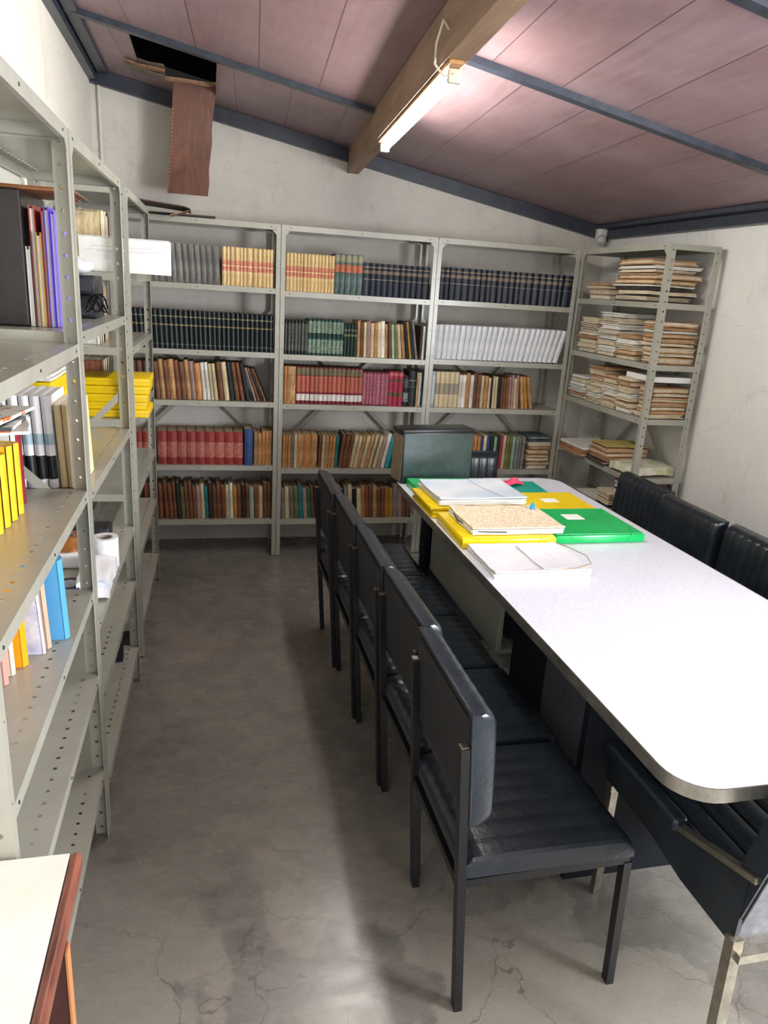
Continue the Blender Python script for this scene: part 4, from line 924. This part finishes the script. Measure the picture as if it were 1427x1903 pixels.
leaner(-2.86, .018, .15, .18, mat('cream_label_cover', 'E6D0B8', 'D8BEA4', scale=20, rough=.5), 'cream book with dark printed square beside the orange yellow book', -.815, .03)
leaner(-2.90, .02, .15, .19, mat('rose_cover', 'C88A80', rough=.5), 'faded rose book nearest the camera on the third shelf', -.82, .02)
# tape rolls and packets on the second unit
zB = B0[2]+e
def roll(x, y, z, r0, r1, h, mo, mi_, label, nm='tape_roll', cat='tape'):
    r = empty(nm, (x, y, z)); tag(r, label, cat)
    bm = NB(); lathe(bm, [(r0, 0), (r1, 0), (r1, h), (r0, h)], n=32); link('roll_body', bm, mo, r, smooth=40)
    bm = NB(); lathe(bm, [(r0-.003, .001), (r0-.0002, .001), (r0-.0002, h-.001), (r0-.003, h-.001)], n=32); link('core', bm, mi_, r, smooth=40)
    return r
wht = mat('label_white', 'ECECEE', 'D8D6DA', scale=40, rough=.3); corem = mat('card_core', '9A9690', rough=.8)
brn = mat('brown_tape', 'A0642E', '8A5426', scale=10, rough=.2)
roll(-.752, -1.90, zB, .026, .043, .105, wht, corem, 'tall white paper roll with red label on the second left unit', 'paper_roll', 'roll')
bm = NB(); box(bm, -.010, .006, -.0445, -.0432, .028, .040); box(bm, -.012, .022, -.0445, -.0432, .018, .0205); o_ = link('printed_mark', bm, mat('print_red', 'B02848', rough=.5), [x for x in bpy.data.objects if x.name == 'paper_roll'][0]); o_['label'] = 'small red and dark printed mark'
roll(-.875, -1.86, zB+.052, .022, .045, .048, brn, corem, 'brown packing tape roll on top of the white packets')
bm = NB(); box(bm, -.055, .055, -.05, .05, 0, .05, bev=.008, seg=3); o = link('packet', bm, mat('packet_print', 'ECECF0', 'D890A8', scale=28, rough=.3, lo=.66, hi=.72), loc=(-.865, -1.875, zB), smooth=50); tag(o, 'white packet with pink print under the brown tape roll', 'packet')
roll(-.825, -2.16, zB, .030, .048, .045, mat('tape_navy', '141E46', rough=.25), wht, 'navy and white tape roll on the second left unit near the blue binder')
bm = NB(); sheet(bm, -.05, .045, -.13, .10, 0, .05, .008, 0, 8, 8, 55, -.012); o = link('plastic_wrapped_pack', bm, mat('pack_white', 'F0F0F2', 'C8D8EC', scale=22, rough=.22, lo=.6, hi=.72), loc=(-.752, -2.065, zB+.024), smooth=60); tag(o, 'white plastic wrapped pack with small blue logo in front of the paper roll', 'packet')
bm = NB(); box(bm, -.05, .09, -.05, .05, 0, .05, bev=.01, seg=3); o = link('black_pouch', bm, mat('pouch_black', '0E0F12', '24262A', scale=60, rough=.45), loc=(-.86, -1.60, zB), smooth=50); tag(o, 'black pouch behind the paper roll on the second left unit', 'pouch')
bm = NB(); box(bm, -.05, .05, -.02, .02, 0, .11, bev=.003); o = link('ink_bottle_box', bm, mat('dark_navy_box', '10142A', rough=.4), loc=(-.80, -1.58, B0[0]+e)); tag(o, 'small dark navy box on the lowest shelf of the second left unit', 'box')

# ------------------------------------------------------------------ white desk at bottom left
dk = empty('desk', (-.82, -3.95, 0)); tag(dk, 'white topped desk with reddish brown edge at the bottom left corner', 'desk')
wood = mat('red_brown_wood', '8E5442', '4E2A22', scale=26, rough=.35, stretch=(1, .2, 1), bump=.1)
wood_d = mat('dark_red_wood', '4A2420', '3A1A18', scale=10, rough=.4, stretch=(1, 1, .2))
def atD(bm):
    for v in bm.verts: v.co -= Vector((-.82, -3.95, 0))
    return bm
bm = NB(); box(bm, -1.012, -.632, -4.55, -3.322, .722, .75, bev=.001); link('desktop', atD(bm), mat('desk_laminate', 'E6E2D8', 'DCD8CC', scale=8, rough=.5), dk)
bm = NB(); box(bm, -.6315, -.614, -4.55, -3.318, .716, .7505, bev=.007, seg=3); link('edge_band', atD(bm), wood, dk, smooth=50)
bm = NB(); box(bm, -.99, -.618, -3.47, -3.45, 0, .715); link('side_panel', atD(bm), wood_d, dk)
bm = NB(); box(bm, -.6175, -.6145, -3.471, -3.449, 0, .70); link('side_panel', atD(bm), mat('orange_wood_edge', 'B8784A', rough=.45), dk)
bm = NB(); box(bm, -.99, -.625, -4.52, -4.50, 0, .715); link('side_panel', atD(bm), wood_d, dk)

# ------------------------------------------------------------------ ceiling damage, sensor, boards on the shelves
t = NT('laminate_sheet'); g = t.noise(14, detail=7, rough=.7, stretch=(1, 1, .3), lo=.3, hi=.72, dist=1.5); c = t.mix(g, lin('4E2E24'), lin('7A4E3C')); t.base(c); t.set(.5); t.bump(g, .2, .003); ply = t.m
hp = empty('hanging_ceiling_panel', (-.48, .09, 2.63)); tag(hp, 'torn reddish brown board hanging down from the hole in the ceiling', 'panel')
bm = NB(); n = 8
A_ = []; 
for i in range(n+1):
    z = -.53+.55*i/n; x0 = -.135+.045*(i/n); x1 = .080+.045*(i/n)+.004*math.sin(i*2.1); y = .02*math.sin(i*.5)
    A_.append([bm.verts.new((x0, y-.004, z)), bm.verts.new((x1, y-.004, z)), bm.verts.new((x1, y+.004, z)), bm.verts.new((x0, y+.004, z))])
for a, b in zip(A_, A_[1:]):
    for q in range(4): bm.faces.new((a[q], a[(q+1) % 4], b[(q+1) % 4], b[q]))
bm.faces.new(A_[0]); bm.faces.new(A_[-1][::-1]); link('board', bm, ply, hp)
bm = NB()
for i in range(22): box(bm, -.131+.0435*(i/26), -.127+.0435*(i/26), -.008+.02*math.sin(i*.19), -.0045+.02*math.sin(i*.19), -.50+i*.018, -.494+i*.018)
link('staple_holes', bm, mat('torn_edge', 'C8985A', rough=.8), hp)
tear = mat('torn_laminate', 'A88468', '7A5A44', scale=30, rough=.8)
bm = NB()
for i in range(3):
    sheet(bm, -.31-.006*i, -.125, -.12+.02*i, .0+.01*i, .02-.016*i, .0225-.016*i, .006, i % 2, 10, 4, 60+i, .008)
    for v in bm.verts:
        if v.co.x < -.12 and i == 2: v.co.z += (-.12-v.co.x)*.16
sheet(bm, -.14, .13, -.035, .02, -.012, -.007, .006, 1, 10, 3, 70, .01)
o = link('torn_laminate', bm, [mat('laminate_grey', '6E6254', '5A4E42', scale=20, rough=.7), tear], hp, smooth=60)
o.location = (0, -.10, .0)
sb = empty('warped_board', (-.55, -.02, HT)); tag(sb, 'warped dark board lying across the shelf tops in the back left corner', 'board')
bm = NB()
def strip(pts, w_, th, mi=0):
    pts = [Vector(p) for p in pts]; prev = None
    for p in pts:
        ring = [bm.verts.new(p+Vector((0, -w_/2, 0))), bm.verts.new(p+Vector((0, w_/2, 0))), bm.verts.new(p+Vector((0, w_/2, th))), bm.verts.new(p+Vector((0, -w_/2, th)))]
        if prev:
            for q in range(4): bm.faces.new((prev[q], prev[(q+1) % 4], ring[(q+1) % 4], ring[q])).material_index = mi
        else: bm.faces.new(ring).material_index = mi
        prev = ring
    bm.faces.new(prev[::-1]).material_index = mi
strip([(-.36, -.12, .05), (-.25, -.10, .046), (-.10, -.08, .038), (.03, -.05, .030), (.06, -.04, .022)], .30, .005)
link('upper_sheet', bm, mat('ply_under', '5E4232', '3E2C24', scale=14, rough=.7), sb)
bm = NB(); strip([(.055, -.04, .022), (.01, -.06, .006), (-.04, -.10, -.012)], .10, .004); link('curled_edge', bm, tear, sb)
bm = NB(); strip([(-.30, .12, .003), (.0, .12, .003), (.19, .12, .004)], .20, .010); link('lower_sheet', bm, mat('ply_dark', '3A2C26', '2A201C', scale=14, rough=.7), sb)
sn = empty('motion_sensor', (2.13, .30, 2.10)); tag(sn, 'small white sensor mounted in the back right corner under the ceiling', 'sensor')
bm = NB(); box(bm, -.03, .03, -.03, .03, -.03, .045, bev=.008, seg=3); link('housing', bm, mat('sensor_white', 'D6D6D4', rough=.4), sn, smooth=50)
bm = NB(); bmesh.ops.create_uvsphere(bm, u_segments=16, v_segments=10, radius=.032); 
for v in bm.verts: v.co += Vector((-.01, -.03, -.032))
link('lens', bm, mat('sensor_lens', 'BDBDBA', rough=.3), sn, smooth=60)
